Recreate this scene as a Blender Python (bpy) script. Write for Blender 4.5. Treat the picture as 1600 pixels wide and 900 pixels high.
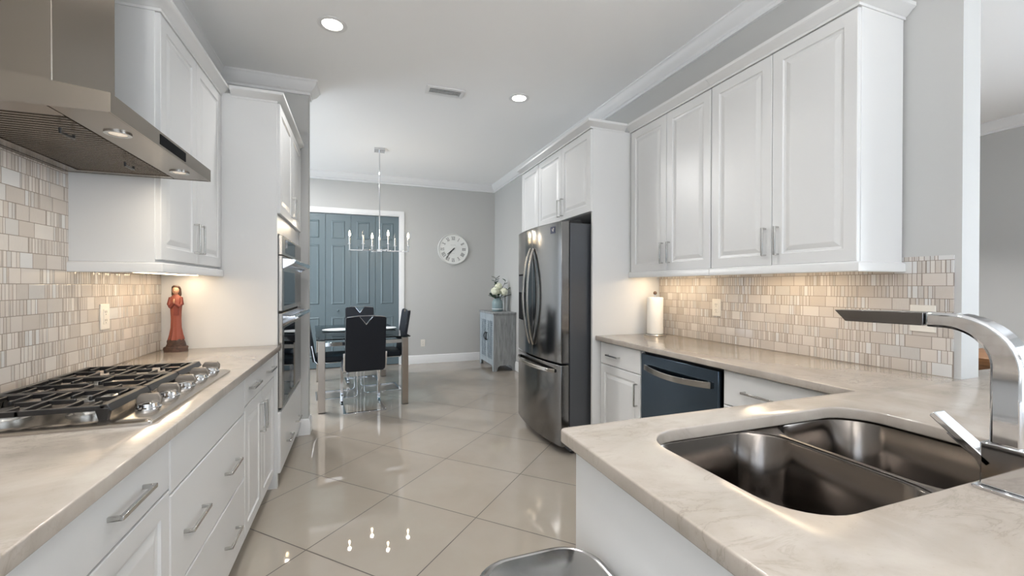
import bpy, bmesh, math, random
from mathutils import Vector, Matrix

for o in list(bpy.data.objects):
    bpy.data.objects.remove(o)
SC = bpy.context.scene
COL = SC.collection
rnd = random.Random(7)
PI = math.pi

# ------------------------------------------------------------------ camera
CAM_H = 1.293
def setup_camera():
    yaw, pit, rol = [math.radians(a) for a in (19.882, -0.28, 0.109)]
    F = Vector((math.sin(yaw)*math.cos(pit), math.cos(yaw)*math.cos(pit), math.sin(pit)))
    R0 = Vector((math.cos(yaw), -math.sin(yaw), 0)); U0 = R0.cross(F)
    R = R0*math.cos(rol)+U0*math.sin(rol); U = U0*math.cos(rol)-R0*math.sin(rol)
    cd = bpy.data.cameras.new('camera'); co = bpy.data.objects.new('camera', cd); COL.objects.link(co)
    cd.sensor_fit = 'HORIZONTAL'; cd.sensor_width = 36.0; cd.lens = 660.2/1600*36; cd.clip_start = 0.02
    m = Matrix((R, U, -F)).transposed().to_4x4(); m.translation = Vector((0, 0, CAM_H))
    co.matrix_world = m; SC.camera = co
setup_camera()

# ------------------------------------------------------------------ light and exposure (tune here)
SC.view_settings.view_transform = 'Standard'; SC.view_settings.look = 'None'
SC.view_settings.gamma = 1.0; SC.view_settings.use_curve_mapping = False
SC.view_settings.exposure = 0.80
SC.cycles.use_denoising = True
SC.cycles.max_bounces = 14; SC.cycles.diffuse_bounces = 8; SC.cycles.glossy_bounces = 6
SC.cycles.transmission_bounces = 8; SC.cycles.sample_clamp_indirect = 6.0
SC.cycles.caustics_reflective = True; SC.cycles.blur_glossy = 1.5; SC.cycles.caustics_refractive = False
L_DOWN = 4.2          # each recessed ceiling lamp, watts
L_WIN_DINING = 36.0   # daylight through the dining-room window on the left
L_WIN_FRONT = 22.0    # daylight through the sliding doors behind the camera
L_WIN_ADDED = 20.0     # fill through an added, unseen window behind the camera on the left
L_WIN_LIVING = 110.0   # daylight through the living-room window on the right
L_UNDER = .21          # under-cabinet strips
L_HOOD = .8
L_BULB = 1.2
L_FILL_UPLIGHT = 90.0  # added lamp behind the camera, ceiling-bounce fill
WORLD = 1.0
L_SUN = 20.0            # added sun through the sliding doors; its floor bounce brightens the ceiling
w = bpy.data.worlds.new('sky'); SC.world = w; w.use_nodes = True
bg = w.node_tree.nodes['Background']; bg.inputs[0].default_value = (0.62, 0.78, 1.0, 1); bg.inputs[1].default_value = WORLD

def area_light(name, loc, direction, sx, sy, power, color=(1, 1, 1), shape='RECTANGLE', spread=None, parent=None):
    ld = bpy.data.lights.new(name, 'AREA'); ld.shape = shape; ld.size = sx
    if shape in ('RECTANGLE', 'ELLIPSE'): ld.size_y = sy
    ld.energy = power; ld.color = color
    if spread: ld.spread = spread
    o = bpy.data.objects.new(name, ld); COL.objects.link(o)
    o.rotation_euler = Vector(direction).to_track_quat('-Z', 'Y').to_euler()
    o.location = loc
    if parent: o.parent = parent; o.location = Vector(loc)-parent.location
    return o

sd = bpy.data.lights.new('sun', 'SUN'); sd.energy = L_SUN; sd.angle = .02; sd.color = (.93, .97, 1.0)
so = bpy.data.objects.new('sun', sd); COL.objects.link(so); so.location = (2, -8, 6)
so.rotation_euler = Vector((-.05, .60, -.80)).to_track_quat('-Z', 'Y').to_euler()

# ------------------------------------------------------------------ materials
def lin(c):
    return tuple(((v/255)/12.92 if v/255 <= .04045 else ((v/255+.055)/1.055)**2.4) for v in c)+(1,)
MATS = {}
def mat(name, rgb, rough=.5, metal=0., spec=None, coat=0., emit=None, trans=0., ior=None):
    m = bpy.data.materials.new(name); m.use_nodes = True
    b = m.node_tree.nodes['Principled BSDF']
    b.inputs['Base Color'].default_value = lin(rgb); b.inputs['Roughness'].default_value = rough
    b.inputs['Metallic'].default_value = metal
    if spec is not None: b.inputs['Specular IOR Level'].default_value = spec
    if coat: b.inputs['Coat Weight'].default_value = coat; b.inputs['Coat Roughness'].default_value = .05
    if trans: b.inputs['Transmission Weight'].default_value = trans
    if ior: b.inputs['IOR'].default_value = ior
    if emit: b.inputs['Emission Color'].default_value = lin(emit[0]); b.inputs['Emission Strength'].default_value = emit[1]
    MATS[name] = m
    return m
class NT:
    def __init__(s, m): s.t = m.node_tree; s.b = s.t.nodes['Principled BSDF']
    def n(s, typ, **kw):
        nd = s.t.nodes.new(typ)
        for k, v in kw.items(): setattr(nd, k, v)
        return nd
    def l(s, a, b): s.t.links.new(a, b)
    def math(s, op, a, b=None, c=None):
        nd = s.n('ShaderNodeMath', operation=op)
        for i, v in enumerate((a, b, c)):
            if v is None: continue
            if isinstance(v, (int, float)): nd.inputs[i].default_value = v
            else: s.l(v, nd.inputs[i])
        return nd.outputs[0]
    def ramp(s, fac, stops, interp='LINEAR'):
        r = s.n('ShaderNodeValToRGB'); r.color_ramp.interpolation = interp
        e = r.color_ramp.elements
        e[0].position, e[0].color = stops[0][0], lin(stops[0][1])
        e[1].position, e[1].color = stops[-1][0], lin(stops[-1][1])
        for p, c in stops[1:-1]:
            q = e.new(p); q.color = lin(c)
        s.l(fac, r.inputs[0]); return r.outputs[0]
    def mix(s, fac, a, b):
        x = s.n('ShaderNodeMix', data_type='RGBA')
        if isinstance(fac, (int, float)): x.inputs[0].default_value = fac
        else: s.l(fac, x.inputs[0])
        for i, v in ((6, a), (7, b)):
            if isinstance(v, tuple): x.inputs[i].default_value = v
            else: s.l(v, x.inputs[i])
        return x.outputs[2]
    def coord(s, scale=(1, 1, 1), rot=(0, 0, 0), loc=(0, 0, 0), kind='Object'):
        tc = s.n('ShaderNodeTexCoord'); mp = s.n('ShaderNodeMapping')
        mp.inputs['Scale'].default_value = scale; mp.inputs['Rotation'].default_value = rot; mp.inputs['Location'].default_value = loc
        s.l(tc.outputs[kind], mp.inputs[0]); return mp.outputs[0]
    def noise(s, vec, scale, detail=4, rough=.5, dist=0.):
        nz = s.n('ShaderNodeTexNoise'); s.l(vec, nz.inputs['Vector'])
        nz.inputs['Scale'].default_value = scale; nz.inputs['Detail'].default_value = detail
        nz.inputs['Roughness'].default_value = rough; nz.inputs['Distortion'].default_value = dist
        return nz.outputs['Fac']
    def bump(s, height, strength, dist):
        b = s.n('ShaderNodeBump'); b.inputs['Strength'].default_value = strength; b.inputs['Distance'].default_value = dist
        s.l(height, b.inputs['Height']); s.l(b.outputs[0], s.b.inputs['Normal'])

M_WHITE = mat('white_cabinet_paint', (214, 214, 213), .28)
M_TRIM = mat('white_trim_paint', (224, 224, 224), .35)
M_CEIL = mat('ceiling_paint', (241, 241, 241), .85)
M_WALL = mat('grey_wall_paint', (185, 185, 183), .7)
M_DARK = mat('dark_gap', (20, 20, 20), .6)
M_BLACK = mat('black_plastic', (16, 16, 17), .3)
M_BLACKGLASS = mat('black_oven_glass', (10, 12, 14), .04, spec=.8)
M_NICKEL = mat('brushed_nickel', (198, 197, 194), .25, 1.)
M_CHROME = mat('chrome', (215, 216, 218), .05, 1.)
M_IRON = mat('cast_iron', (27, 26, 26), .3)
M_BURNER = mat('burner_cap', (38, 37, 37), .35)
M_PLASTIC = mat('white_plate_plastic', (222, 217, 208), .3)
M_PAPER = mat('paper_towel', (240, 236, 228), .9)
M_LEATHER = mat('navy_black_leatherette', (17, 22, 31), .5, spec=.35)
M_PLATE = mat('white_porcelain', (235, 238, 240), .15)
M_LAMP = mat('lamp_lens', (255, 252, 245), .4, emit=((255, 247, 235), 9.))
M_STRIP = mat('strip_lens', (255, 244, 224), .4, emit=((255, 228, 188), 7.))
M_BULB = mat('lit_bulb', (255, 240, 215), .2, emit=((255, 226, 180), 28.))
M_HOODLAMP = mat('hood_lamp_lens', (250, 240, 225), .3, emit=((255, 236, 214), .22))
M_CLEAR = mat('clear_bulb_glass', (240, 240, 240), .02, trans=1., ior=1.2)
M_DOORGREY = mat('blue_grey_door_paint', (92, 106, 112), .36)
M_VASE = mat('blue_grey_ceramic', (126, 145, 148), .3)
M_WHITECER = mat('white_ceramic', (232, 234, 236), .35)
M_LEAF = mat('dark_green_leaf', (40, 62, 44), .5)
M_PETAL = mat('white_petal', (232, 234, 214), .7)
M_CLOCKFACE = mat('clock_face', (222, 223, 220), .5)
M_CLOCKRIM = mat('clock_rim', (205, 205, 203), .4)
M_CLOCKNUM = mat('clock_numeral_grey', (112, 112, 112), .6)
M_ROBE = mat('red_robe', (140, 74, 58), .55)
M_SKIN = mat('figure_skin', (196, 150, 122), .5)
M_HAIR = mat('figure_hair', (70, 50, 40), .6)
M_SHAWL = mat('dark_red_sleeve', (122, 58, 48), .55)
M_BADGE = mat('navy_badge', (18, 26, 66), .3)
M_DISPLAY = mat('control_display', (16, 17, 19), .75, spec=.1)
M_GRILLE = mat('vent_dark', (58, 58, 58), .7)

def steel(name, rgb, rough, axis_scale, amt=.05, bump=.02):
    m = mat(name, rgb, rough, 1.); t = NT(m)
    v = t.coord(scale=axis_scale); nz = t.noise(v, 1., 3, .6)
    r = t.math('MULTIPLY_ADD', nz, amt*2, rough-amt); t.l(r, t.b.inputs['Roughness'])
    t.bump(nz, bump, .002)
    return m
M_STEEL = steel('stainless_steel', (178, 172, 164), .24, (3, 3, 600))
M_STEELH = steel('stainless_steel_hood', (143, 133, 122), .24, (3, 3, 500), .04, .006)
M_FRIDGE = steel('fridge_stainless', (132, 131, 130), .13, (4, 500, 500), .04, .008)
M_FRIDGESIDE = mat('fridge_side_grey', (86, 88, 92), .35, .6)
M_STEELSP = mat('spout_dark_steel', (120, 118, 116), .22, 1.)
M_LEGSTEEL = steel('brushed_leg_steel', (170, 160, 150), .3, (300, 300, 6))
M_KNOB = mat('knob_grey_metal', (128, 120, 111), .38, .75)
M_DW = steel('dishwasher_black_steel', (84, 97, 110), .22, (4, 4, 500), .04, .01)  # blue of the reflected window and closet doors mixed into the base colour
M_SINK = steel('sink_steel', (112, 106, 101), .17, (400, 4, 4), .04, .006)
M_CAN = steel('can_steel', (172, 171, 170), .2, (300, 4, 4), .04, .01)

def wall_paint():
    t = NT(M_WALL); v = t.coord(); nz = t.noise(v, 260, 2); t.bump(nz, .05, .001)
wall_paint()
def counter_material():
    m = mat('quartz_countertop', (196, 184, 171), .13); t = NT(m)
    v = t.coord()
    big = t.noise(v, 5, 5, .6, .6)
    base = t.ramp(big, [(.3, (153, 144, 134)), (.5, (166, 157, 148)), (.72, (176, 168, 158))])
    vein = t.noise(t.coord(scale=(1, 2.4, 1), rot=(0, 0, .6)), 6.5, 6, .66, .7)
    d = t.math('ABSOLUTE', t.math('SUBTRACT', vein, .5))
    mask = t.ramp(d, [(0, (255, 255, 255)), (.02, (130, 130, 130)), (.06, (0, 0, 0))])
    fade = t.ramp(t.noise(v, 3.2, 2), [(.48, (0, 0, 0)), (.66, (255, 255, 255))])
    mm = t.math('MULTIPLY', t.math('MULTIPLY', mask, fade), .42)
    c = t.mix(mm, base, lin((112, 103, 94)))
    speck = t.ramp(t.noise(v, 160, 2), [(.66, (0, 0, 0)), (.74, (255, 255, 255))])
    c = t.mix(t.math('MULTIPLY', speck, .18), c, lin((128, 118, 108)))
    t.l(c, t.b.inputs['Base Color'])
    return m
M_COUNTER = counter_material()

def floor_material():
    m = mat('polished_porcelain_tile', (182, 172, 160), .05); t = NT(m)
    S = .606
    v = t.coord(loc=(0, 0, 0)); sp = t.n('ShaderNodeSeparateXYZ'); t.l(v, sp.inputs[0])
    x = t.math('SUBTRACT', sp.outputs[0], .6125); y = t.math('SUBTRACT', sp.outputs[1], 2.278)
    q = math.sqrt(.5)/S
    a = t.math('ADD', t.math('MULTIPLY', x, q), t.math('MULTIPLY', y, q))
    b = t.math('SUBTRACT', t.math('MULTIPLY', y, q), t.math('MULTIPLY', x, q))
    def edge(u):
        f = t.math('FRACT', t.math('ADD', u, 100.)); return t.math('MINIMUM', f, t.math('SUBTRACT', 1., f))
    e = t.math('MINIMUM', edge(a), edge(b))
    g = t.math('LESS_THAN', e, .0046)
    cb = t.n('ShaderNodeCombineXYZ'); t.l(t.math('FLOOR', a), cb.inputs[0]); t.l(t.math('FLOOR', b), cb.inputs[1])
    wn = t.n('ShaderNodeTexWhiteNoise', noise_dimensions='3D'); t.l(cb.outputs[0], wn.inputs['Vector'])
    cl = t.noise(v, 2.5, 4, .6, .4)
    base = t.ramp(cl, [(.3, (150, 141, 130)), (.7, (156, 148, 138))])
    tint = t.math('MULTIPLY_ADD', wn.outputs[0], .07, .965)
    hsv = t.n('ShaderNodeHueSaturation'); t.l(tint, hsv.inputs['Value']); t.l(base, hsv.inputs['Color'])
    c = t.mix(g, hsv.outputs[0], lin((62, 52, 44)))
    t.l(c, t.b.inputs['Base Color'])
    t.l(t.math('MULTIPLY_ADD', g, .5, .02), t.b.inputs['Roughness']); t.b.inputs['IOR'].default_value = 1.62
    t.bump(t.math('SUBTRACT', 1., g), .2, .001)
    return m
M_FLOOR = floor_material()

def mosaic_material():
    m = mat('mosaic_tile', (200, 188, 174), .2); t = NT(m)
    v = t.coord(); sp = t.n('ShaderNodeSeparateXYZ'); t.l(v, sp.inputs[0])
    H = .0545
    z = t.math('DIVIDE', sp.outputs[2], H)
    row = t.math('FLOOR', z); fz = t.math('FRACT', z)
    ez = t.math('MULTIPLY', t.math('MINIMUM', fz, t.math('SUBTRACT', 1., fz)), H)
    K1, K2 = 13.5, 58.0
    def vor(K, off):
        wv = t.math('ADD', t.math('MULTIPLY', sp.outputs[1], K), t.math('MULTIPLY', row, off))
        v1 = t.n('ShaderNodeTexVoronoi', voronoi_dimensions='1D', feature='F1'); v1.inputs['Scale'].default_value = 1; t.l(wv, v1.inputs['W'])
        v2 = t.n('ShaderNodeTexVoronoi', voronoi_dimensions='1D', feature='DISTANCE_TO_EDGE'); v2.inputs['Scale'].default_value = 1; t.l(wv, v2.inputs['W'])
        for q in (v1, v2): q.inputs['Randomness'].default_value = .8
        c = t.n('ShaderNodeSeparateColor'); t.l(v1.outputs['Color'], c.inputs[0])
        return c, t.math('DIVIDE', v2.outputs['Distance'], K)
    c1, e1 = vor(K1, 37.37); c2_, e2 = vor(K2, 91.7)
    strips = t.math('GREATER_THAN', c1.outputs[0], .34)      # this block is cut into narrow strips
    e2s = t.math('ADD', e2, t.math('MULTIPLY', t.math('SUBTRACT', 1., strips), 1.))
    ey = t.math('MINIMUM', e1, e2s)
    e = t.math('MINIMUM', ez, ey)
    g = t.math('LESS_THAN', e, .0012)
    def pick(i):
        m_ = t.n('ShaderNodeMix', data_type='FLOAT'); t.l(strips, m_.inputs[0]); t.l(c1.outputs[i], m_.inputs[2]); t.l(c2_.outputs[i], m_.inputs[3]); return m_.outputs[0]
    class _S: pass
    sc = _S(); sc.outputs = [pick(1), pick(2), pick(1 if False else 2)]
    c = t.ramp(sc.outputs[0], [(0, (200, 192, 184)), (.2, (193, 185, 177)), (.36, (205, 199, 192)), (.52, (197, 190, 183)),
                                (.66, (187, 178, 169)), (.78, (204, 203, 201)), (.9, (193, 190, 186))], 'CONSTANT')
    st = t.noise(t.coord(scale=(1, 220, 40)), 1., 3)
    c2 = t.mix(t.math('MULTIPLY', t.math('GREATER_THAN', sc.outputs[1], .55), t.math('MULTIPLY', st, .35)), c, lin((166, 156, 146)))
    t.l(t.mix(g, c2, lin((138, 127, 117))), t.b.inputs['Base Color'])
    rr = t.math('MULTIPLY_ADD', t.math('GREATER_THAN', sc.outputs[2], .6), -.2, .3)
    t.l(t.math('MAXIMUM', rr, t.math('MULTIPLY', g, .8)), t.b.inputs['Roughness'])
    hgt = t.math('MULTIPLY', t.math('SMOOTH_MIN', t.math('MULTIPLY', e, 350.), 1., .3), t.math('MULTIPLY_ADD', sc.outputs[1], .5, .6))
    t.bump(hgt, .35, .002)
    return m
M_MOSAIC = mosaic_material()

def wood(name, c1, c2, scale, rough=.5):
    m = mat(name, c1, rough); t = NT(m); v = t.coord(scale=scale)
    nz = t.noise(v, 1., 6, .65, .8)
    t.l(t.ramp(nz, [(.3, c1), (.7, c2)]), t.b.inputs['Base Color']); t.bump(nz, .15, .002)
    return m
M_CONSOLE = wood('weathered_grey_wood', (118, 120, 122), (160, 163, 164), (26, 26, 3.5), .6)
M_CONSOLEF = wood('weathered_blue_grey_wood', (140, 152, 160), (176, 186, 192), (26, 26, 3.5), .55)
M_CONSOLED = wood('dark_blue_grey_wood', (92, 104, 114), (112, 124, 132), (26, 26, 3.5), .6)
M_BROWN = wood('brown_wood', (92, 60, 32), (132, 90, 52), (30, 4, 30), .4)
M_ROCK = wood('carved_dark_base', (48, 34, 28), (96, 70, 58), (60, 60, 60), .6)

def table_glass():
    m = mat('tinted_table_glass', (120, 140, 148), .03); t = NT(m)
    t.b.inputs['Alpha'].default_value = 1.0
    out = [n for n in t.t.nodes if n.type == 'OUTPUT_MATERIAL'][0]
    tr = t.n('ShaderNodeBsdfTransparent'); tr.inputs[0].default_value = (.55, .68, .72, 1)
    gl = t.n('ShaderNodeBsdfGlossy'); gl.inputs['Roughness'].default_value = .02
    fr = t.n('ShaderNodeFresnel'); fr.inputs[0].default_value = 1.5
    mx = t.n('ShaderNodeMixShader'); t.l(fr.outputs[0], mx.inputs[0]); t.l(tr.outputs[0], mx.inputs[1]); t.l(gl.outputs[0], mx.inputs[2])
    t.l(mx.outputs[0], out.inputs[0]); return m
M_TGLASS = table_glass()

# ------------------------------------------------------------------ mesh helpers
class MB:
    def __init__(s): s.bm = bmesh.new()
    def face(s, vs):
        try: return s.bm.faces.new(vs)
        except ValueError: return None
    def box(s, a, b):
        x0, x1 = sorted((a[0], b[0])); y0, y1 = sorted((a[1], b[1])); z0, z1 = sorted((a[2], b[2]))
        v = [s.bm.verts.new(p) for p in ((x0, y0, z0), (x1, y0, z0), (x1, y1, z0), (x0, y1, z0), (x0, y0, z1), (x1, y0, z1), (x1, y1, z1), (x0, y1, z1))]
        for f in ((0, 3, 2, 1), (4, 5, 6, 7), (0, 1, 5, 4), (1, 2, 6, 5), (2, 3, 7, 6), (3, 0, 4, 7)): s.face([v[i] for i in f])
        return s
    def obox(s, c, ax, half):           # oriented box: centre, 3 axes, 3 half sizes
        c = Vector(c); A = [Vector(a).normalized()*h for a, h in zip(ax, half)]
        v = []
        for k in (-1, 1):
            for i, j in ((-1, -1), (1, -1), (1, 1), (-1, 1)): v.append(s.bm.verts.new(c+A[0]*i+A[1]*j+A[2]*k))
        for f in ((0, 3, 2, 1), (4, 5, 6, 7), (0, 1, 5, 4), (1, 2, 6, 5), (2, 3, 7, 6), (3, 0, 4, 7)): s.face([v[i] for i in f])
        return s
    def bar(s, p, q, wd, th, up=(0, 0, 1)):
        p, q = Vector(p), Vector(q); d = (q-p).normalized(); up = Vector(up)
        a = d.cross(up)
        if a.length < 1e-4: a = d.cross(Vector((1, 0, 0)))
        a.normalize(); u = a.cross(d)
        return s.obox((p+q)/2, (a, u, d), (wd/2, th/2, (q-p).length/2))
    def loft(s, rings, cap=True, closed=True):
        R = [[s.bm.verts.new(p) for p in r] for r in rings]
        n = len(R[0])
        for i in range(len(R)-1):
            for j in range(n if closed else n-1):
                k = (j+1) % n; s.face([R[i][j], R[i][k], R[i+1][k], R[i+1][j]])
        if cap: s.face(R[0][::-1]); s.face(R[-1])
        return s
    def prism(s, poly, lo, hi, axis='z'):
        def p3(p, h):
            return {'z': (p[0], p[1], h), 'x': (h, p[0], p[1]), 'y': (p[0], h, p[1])}[axis]
        return s.loft([[p3(p, lo) for p in poly], [p3(p, hi) for p in poly]])
    def cyl(s, p, q, r, n=20, r2=None, cap=True):
        p, q = Vector(p), Vector(q); d = (q-p).normalized()
        a = d.cross(Vector((0, 0, 1)))
        if a.length < 1e-4: a = Vector((1, 0, 0))
        a.normalize(); b = d.cross(a); r2 = r if r2 is None else r2
        return s.loft([[c+a*math.cos(t)*rr+b*math.sin(t)*rr for t in [2*PI*i/n for i in range(n)]] for c, rr in ((p, r), (q, r2))], cap)
    def lathe(s, c, prof, n=28, sx=1, sy=1, cap=True):
        c = Vector(c)
        return s.loft([[c+Vector((r*sx*math.cos(2*PI*i/n), r*sy*math.sin(2*PI*i/n), z)) for i in range(n)] for r, z in prof], cap)
    def tube(s, pts, r, n=10, cap=True):
        pts = [Vector(p) for p in pts]; rings = []
        rs = r if isinstance(r, (list, tuple)) else [r]*len(pts)
        ref = None
        for i, p in enumerate(pts):
            d = (pts[min(i+1, len(pts)-1)]-pts[max(i-1, 0)]).normalized()
            if ref is None:
                ref = d.cross(Vector((0, 0, 1)))
                if ref.length < 1e-3: ref = d.cross(Vector((1, 0, 0)))
            a = (ref-d*ref.dot(d)).normalized(); b = d.cross(a); ref = a
            rings.append([p+a*math.cos(2*PI*k/n)*rs[i]+b*math.sin(2*PI*k/n)*rs[i] for k in range(n)])
        return s.loft(rings, cap)
    def ribbon(s, pts, wd, th, side):    # rectangular section swept along pts, `side` = constant width axis
        side = Vector(side).normalized(); pts = [Vector(p) for p in pts]; rings = []
        for i, p in enumerate(pts):
            d0 = (pts[i]-pts[i-1]).normalized() if i else None
            d1 = (pts[i+1]-pts[i]).normalized() if i < len(pts)-1 else None
            d = ((d0 or d1)+(d1 or d0)).normalized(); nn = d.cross(side).normalized()
            k = 1/max(.35, (d0 or d1).dot(d))
            rings.append([p+side*wd/2*a+nn*(th[i] if isinstance(th, list) else th)/2*k*b for a, b in ((-1, -1), (1, -1), (1, 1), (-1, 1))])
        return s.loft(rings)
    def ball(s, c, r, sx=1, sy=1, sz=1, n=16, m=10):
        c = Vector(c)
        prof = [(math.sin(PI*i/m)*r, -math.cos(PI*i/m)*r*sz) for i in range(m+1)]
        prof[0] = (r*.02, prof[0][1]); prof[-1] = (r*.02, prof[-1][1])
        return s.lathe(c, prof, n, sx, sy)
    def rrect(s, x0, y0, x1, y1, rad, n=6):
        out = []
        for cx, cy, a0 in ((x1-rad, y0+rad, -PI/2), (x1-rad, y1-rad, 0), (x0+rad, y1-rad, PI/2), (x0+rad, y0+rad, PI)):
            for i in range(n+1):
                a = a0+PI/2*i/n; out.append((cx+rad*math.cos(a), cy+rad*math.sin(a)))
        return out
    def panel(s, O, u, v, nrm, wd, h, rings, t=.02):
        O, u, v, nrm = Vector(O), Vector(u), Vector(v), Vector(nrm)
        def ring(i, d): return [O+u*a+v*b+nrm*d for a, b in ((i, i), (wd-i, i), (wd-i, h-i), (i, h-i))]
        return s.loft([ring(0, -t)]+[ring(i, d) for i, d in rings])
    def sweep(s, path, prof, z, side=1, closed=False):
        # prof: list of (outward, up); path: XY polyline; outward = right side of travel * side
        P = [Vector((p[0], p[1])) for p in path]; n = len(P); rings = []
        for i in range(n):
            ds = []
            if i > 0 or closed: ds.append((P[i]-P[i-1]).normalized())
            if i < n-1 or closed: ds.append((P[(i+1) % n]-P[i]).normalized())
            ns = [Vector((d.y, -d.x))*side for d in ds]
            m = ns[0] if len(ns) == 1 else (ns[0]+ns[1])/(1+ns[0].dot(ns[1]))
            rings.append([(P[i].x+m.x*o, P[i].y+m.y*o, z+h) for o, h in prof])
        if closed: rings.append(rings[0])
        return s.loft(rings, not closed)
    def build(s, name, material, parent=None, bevel=0, smooth=True, seg=2, angle=40):
        bm = s.bm
        bmesh.ops.remove_doubles(bm, verts=bm.verts, dist=1e-6)
        bmesh.ops.recalc_face_normals(bm, faces=bm.faces)
        me = bpy.data.meshes.new(name)
        xs = [v.co for v in bm.verts]
        if parent is None:
            lo = Vector([min(c[i] for c in xs) for i in range(3)]); hi = Vector([max(c[i] for c in xs) for i in range(3)])
            org = Vector(((lo.x+hi.x)/2, (lo.y+hi.y)/2, lo.z))
        else:
            org = ORIG[parent.name]
        for v in bm.verts: v.co -= org
        bm.to_mesh(me); bm.free()
        for p in me.polygons: p.use_smooth = smooth
        if smooth: me.set_sharp_from_angle(angle=math.radians(angle))
        me.materials.append(material)
        o = bpy.data.objects.new(name, me); COL.objects.link(o)
        if parent is None: o.location = org
        else: o.parent = parent
        ORIG[o.name] = org
        if bevel:
            b = o.modifiers.new('bevel', 'BEVEL'); b.width = bevel; b.segments = seg; b.limit_method = 'ANGLE'; b.angle_limit = math.radians(40)
            b.harden_normals = False
        return o
ORIG = {}
def curve_slab(outer, holes, z0, z1, bev):
    """flat slab with holes as an MB-compatible bmesh"""
    cu = bpy.data.curves.new('tmp', 'CURVE'); cu.dimensions = '2D'; cu.fill_mode = 'BOTH'
    cu.extrude = (z1-z0)/2-bev; cu.bevel_depth = bev; cu.bevel_resolution = 2; cu.offset = -bev
    for loop in [outer]+holes:
        sp = cu.splines.new('POLY'); sp.points.add(len(loop)-1); sp.use_cyclic_u = True
        for p, q in zip(sp.points, loop): p.co = (q[0], q[1], 0, 1)
    ob = bpy.data.objects.new('tmp', cu); COL.objects.link(ob)
    dg = bpy.context.evaluated_depsgraph_get(); me = bpy.data.meshes.new_from_object(ob.evaluated_get(dg))
    mb = MB(); mb.bm.from_mesh(me)
    for v in mb.bm.verts: v.co.z += (z0+z1)/2
    bpy.data.objects.remove(ob); bpy.data.curves.remove(cu); bpy.data.meshes.remove(me)
    return mb

def tag(o, label=None, cat=None, group=None, kind=None):
    if label: o['label'] = label
    if cat: o['category'] = cat
    if group: o['group'] = group
    if kind: o['kind'] = kind
    return o
def thing(name, label, cat, loc, group=None):
    o = bpy.data.objects.new(name, None); COL.objects.link(o); o.location = loc; o.empty_display_size = .1
    ORIG[o.name] = Vector(loc)
    return tag(o, label, cat, group)
def struct(o): o['kind'] = 'structure'; return o
def copy_tree(o, parent=None):
    c = o.copy(); COL.objects.link(c)
    if parent: c.parent = parent
    ORIG[c.name] = ORIG[o.name]
    for ch in list(o.children): copy_tree(ch, c)
    return c

# ------------------------------------------------------------------ room dimensions
XL = -1.10                       # kitchen left wall
CEIL = 3.05
YB = 7.13                        # back wall of the dining area
def XR(y): return 2.29-.0115*(y-3.5)     # right wall (very slightly out of square)
YW = 1.000                       # free end of the right wall
T = .125
XLIV = 6.38; YF = -4.6; XD = -3.1

# floor and ceiling
struct(MB().box((XD-.2, YF-.2, -.1), (XLIV+.2, YB+.2, 0)).build('floor', M_FLOOR))
bpy.data.objects['floor'].location = (0, 0, 0)
me = bpy.data.objects['floor'].data
for v in me.vertices: v.co += ORIG['floor']
struct(MB().box((XD-.2, YF-.2, CEIL), (XLIV+.2, YB+.2, CEIL+.1)).build('ceiling', M_CEIL))

# walls
NW = (-3.9, -.7, .75, 2.45)  # opening for the added window, out of view
b = MB(); b.box((XL-.12, NW[1], 0), (XL, 4.05, CEIL)); b.box((XL-.12, YF, 0), (XL, NW[0], CEIL)); b.box((XL-.12, NW[0], 0), (XL, NW[1], NW[2])); b.box((XL-.12, NW[0], NW[3]), (XL, NW[1], CEIL))
struct(b.build('wall_left', M_WALL))
struct(MB().box((XL-.12, 4.05, 0), (-.415, 4.17, CEIL)).build('wall_stub', M_WALL))
DX0, DX1, DZ = -.875, .625, 2.44         # closet opening
b = MB()
b.box((XD-.12, YB, 0), (DX0, YB+.12, CEIL)); b.box((DX1, YB, 0), (XLIV+.12, YB+.12, CEIL)); b.box((DX0, YB, DZ), (DX1, YB+.12, CEIL))
struct(b.build('wall_back', M_WALL))
struct(MB().box((DX0-.05, YB+.12, 0), (DX1+.05, YB+.16, DZ+.05)).build('wall_closet', M_WALL))
b = MB(); b.prism([(XR(YW), YW), (XR(YB), YB), (XR(YB)+T, YB), (XR(YW)+T, YW)], 0, CEIL)
struct(b.build('wall_right', M_WALL))
# living-room wall with a window opening (out of frame)
LW = (-2.6, 0.2, .3, 2.5)
b = MB()
b.box((XLIV, LW[1], 0), (XLIV+.12, YB, CEIL)); b.box((XLIV, YF, 0), (XLIV+.12, LW[0], CEIL))
b.box((XLIV, LW[0], 0), (XLIV+.12, LW[1], LW[2])); b.box((XLIV, LW[0], LW[3]), (XLIV+.12, LW[1], CEIL))
struct(b.build('wall_living', M_WALL))
FW = (-.8, 3.2, .0, 2.45)
b = MB()
b.box((XL-.12, YF-.12, 0), (FW[0], YF, CEIL)); b.box((FW[1], YF-.12, 0), (XLIV+.12, YF, CEIL)); b.box((FW[0], YF-.12, FW[3]), (FW[1], YF, CEIL))
struct(b.build('wall_front', M_WALL))
DW = (4.6, 6.8, .15, 2.4)
b = MB()
b.box((XD-.12, 4.17, 0), (XD, DW[0], CEIL)); b.box((XD-.12, DW[1], 0), (XD, YB, CEIL)); b.box((XD-.12, DW[0], 0), (XD, DW[1], DW[2])); b.box((XD-.12, DW[0], DW[3]), (XD, DW[1], CEIL))
struct(b.build('wall_dining', M_WALL))
struct(MB().box((XD-.12, 4.05, 0), (XL-.12, 4.17, CEIL)).build('wall_dining_side', M_WALL))
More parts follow.
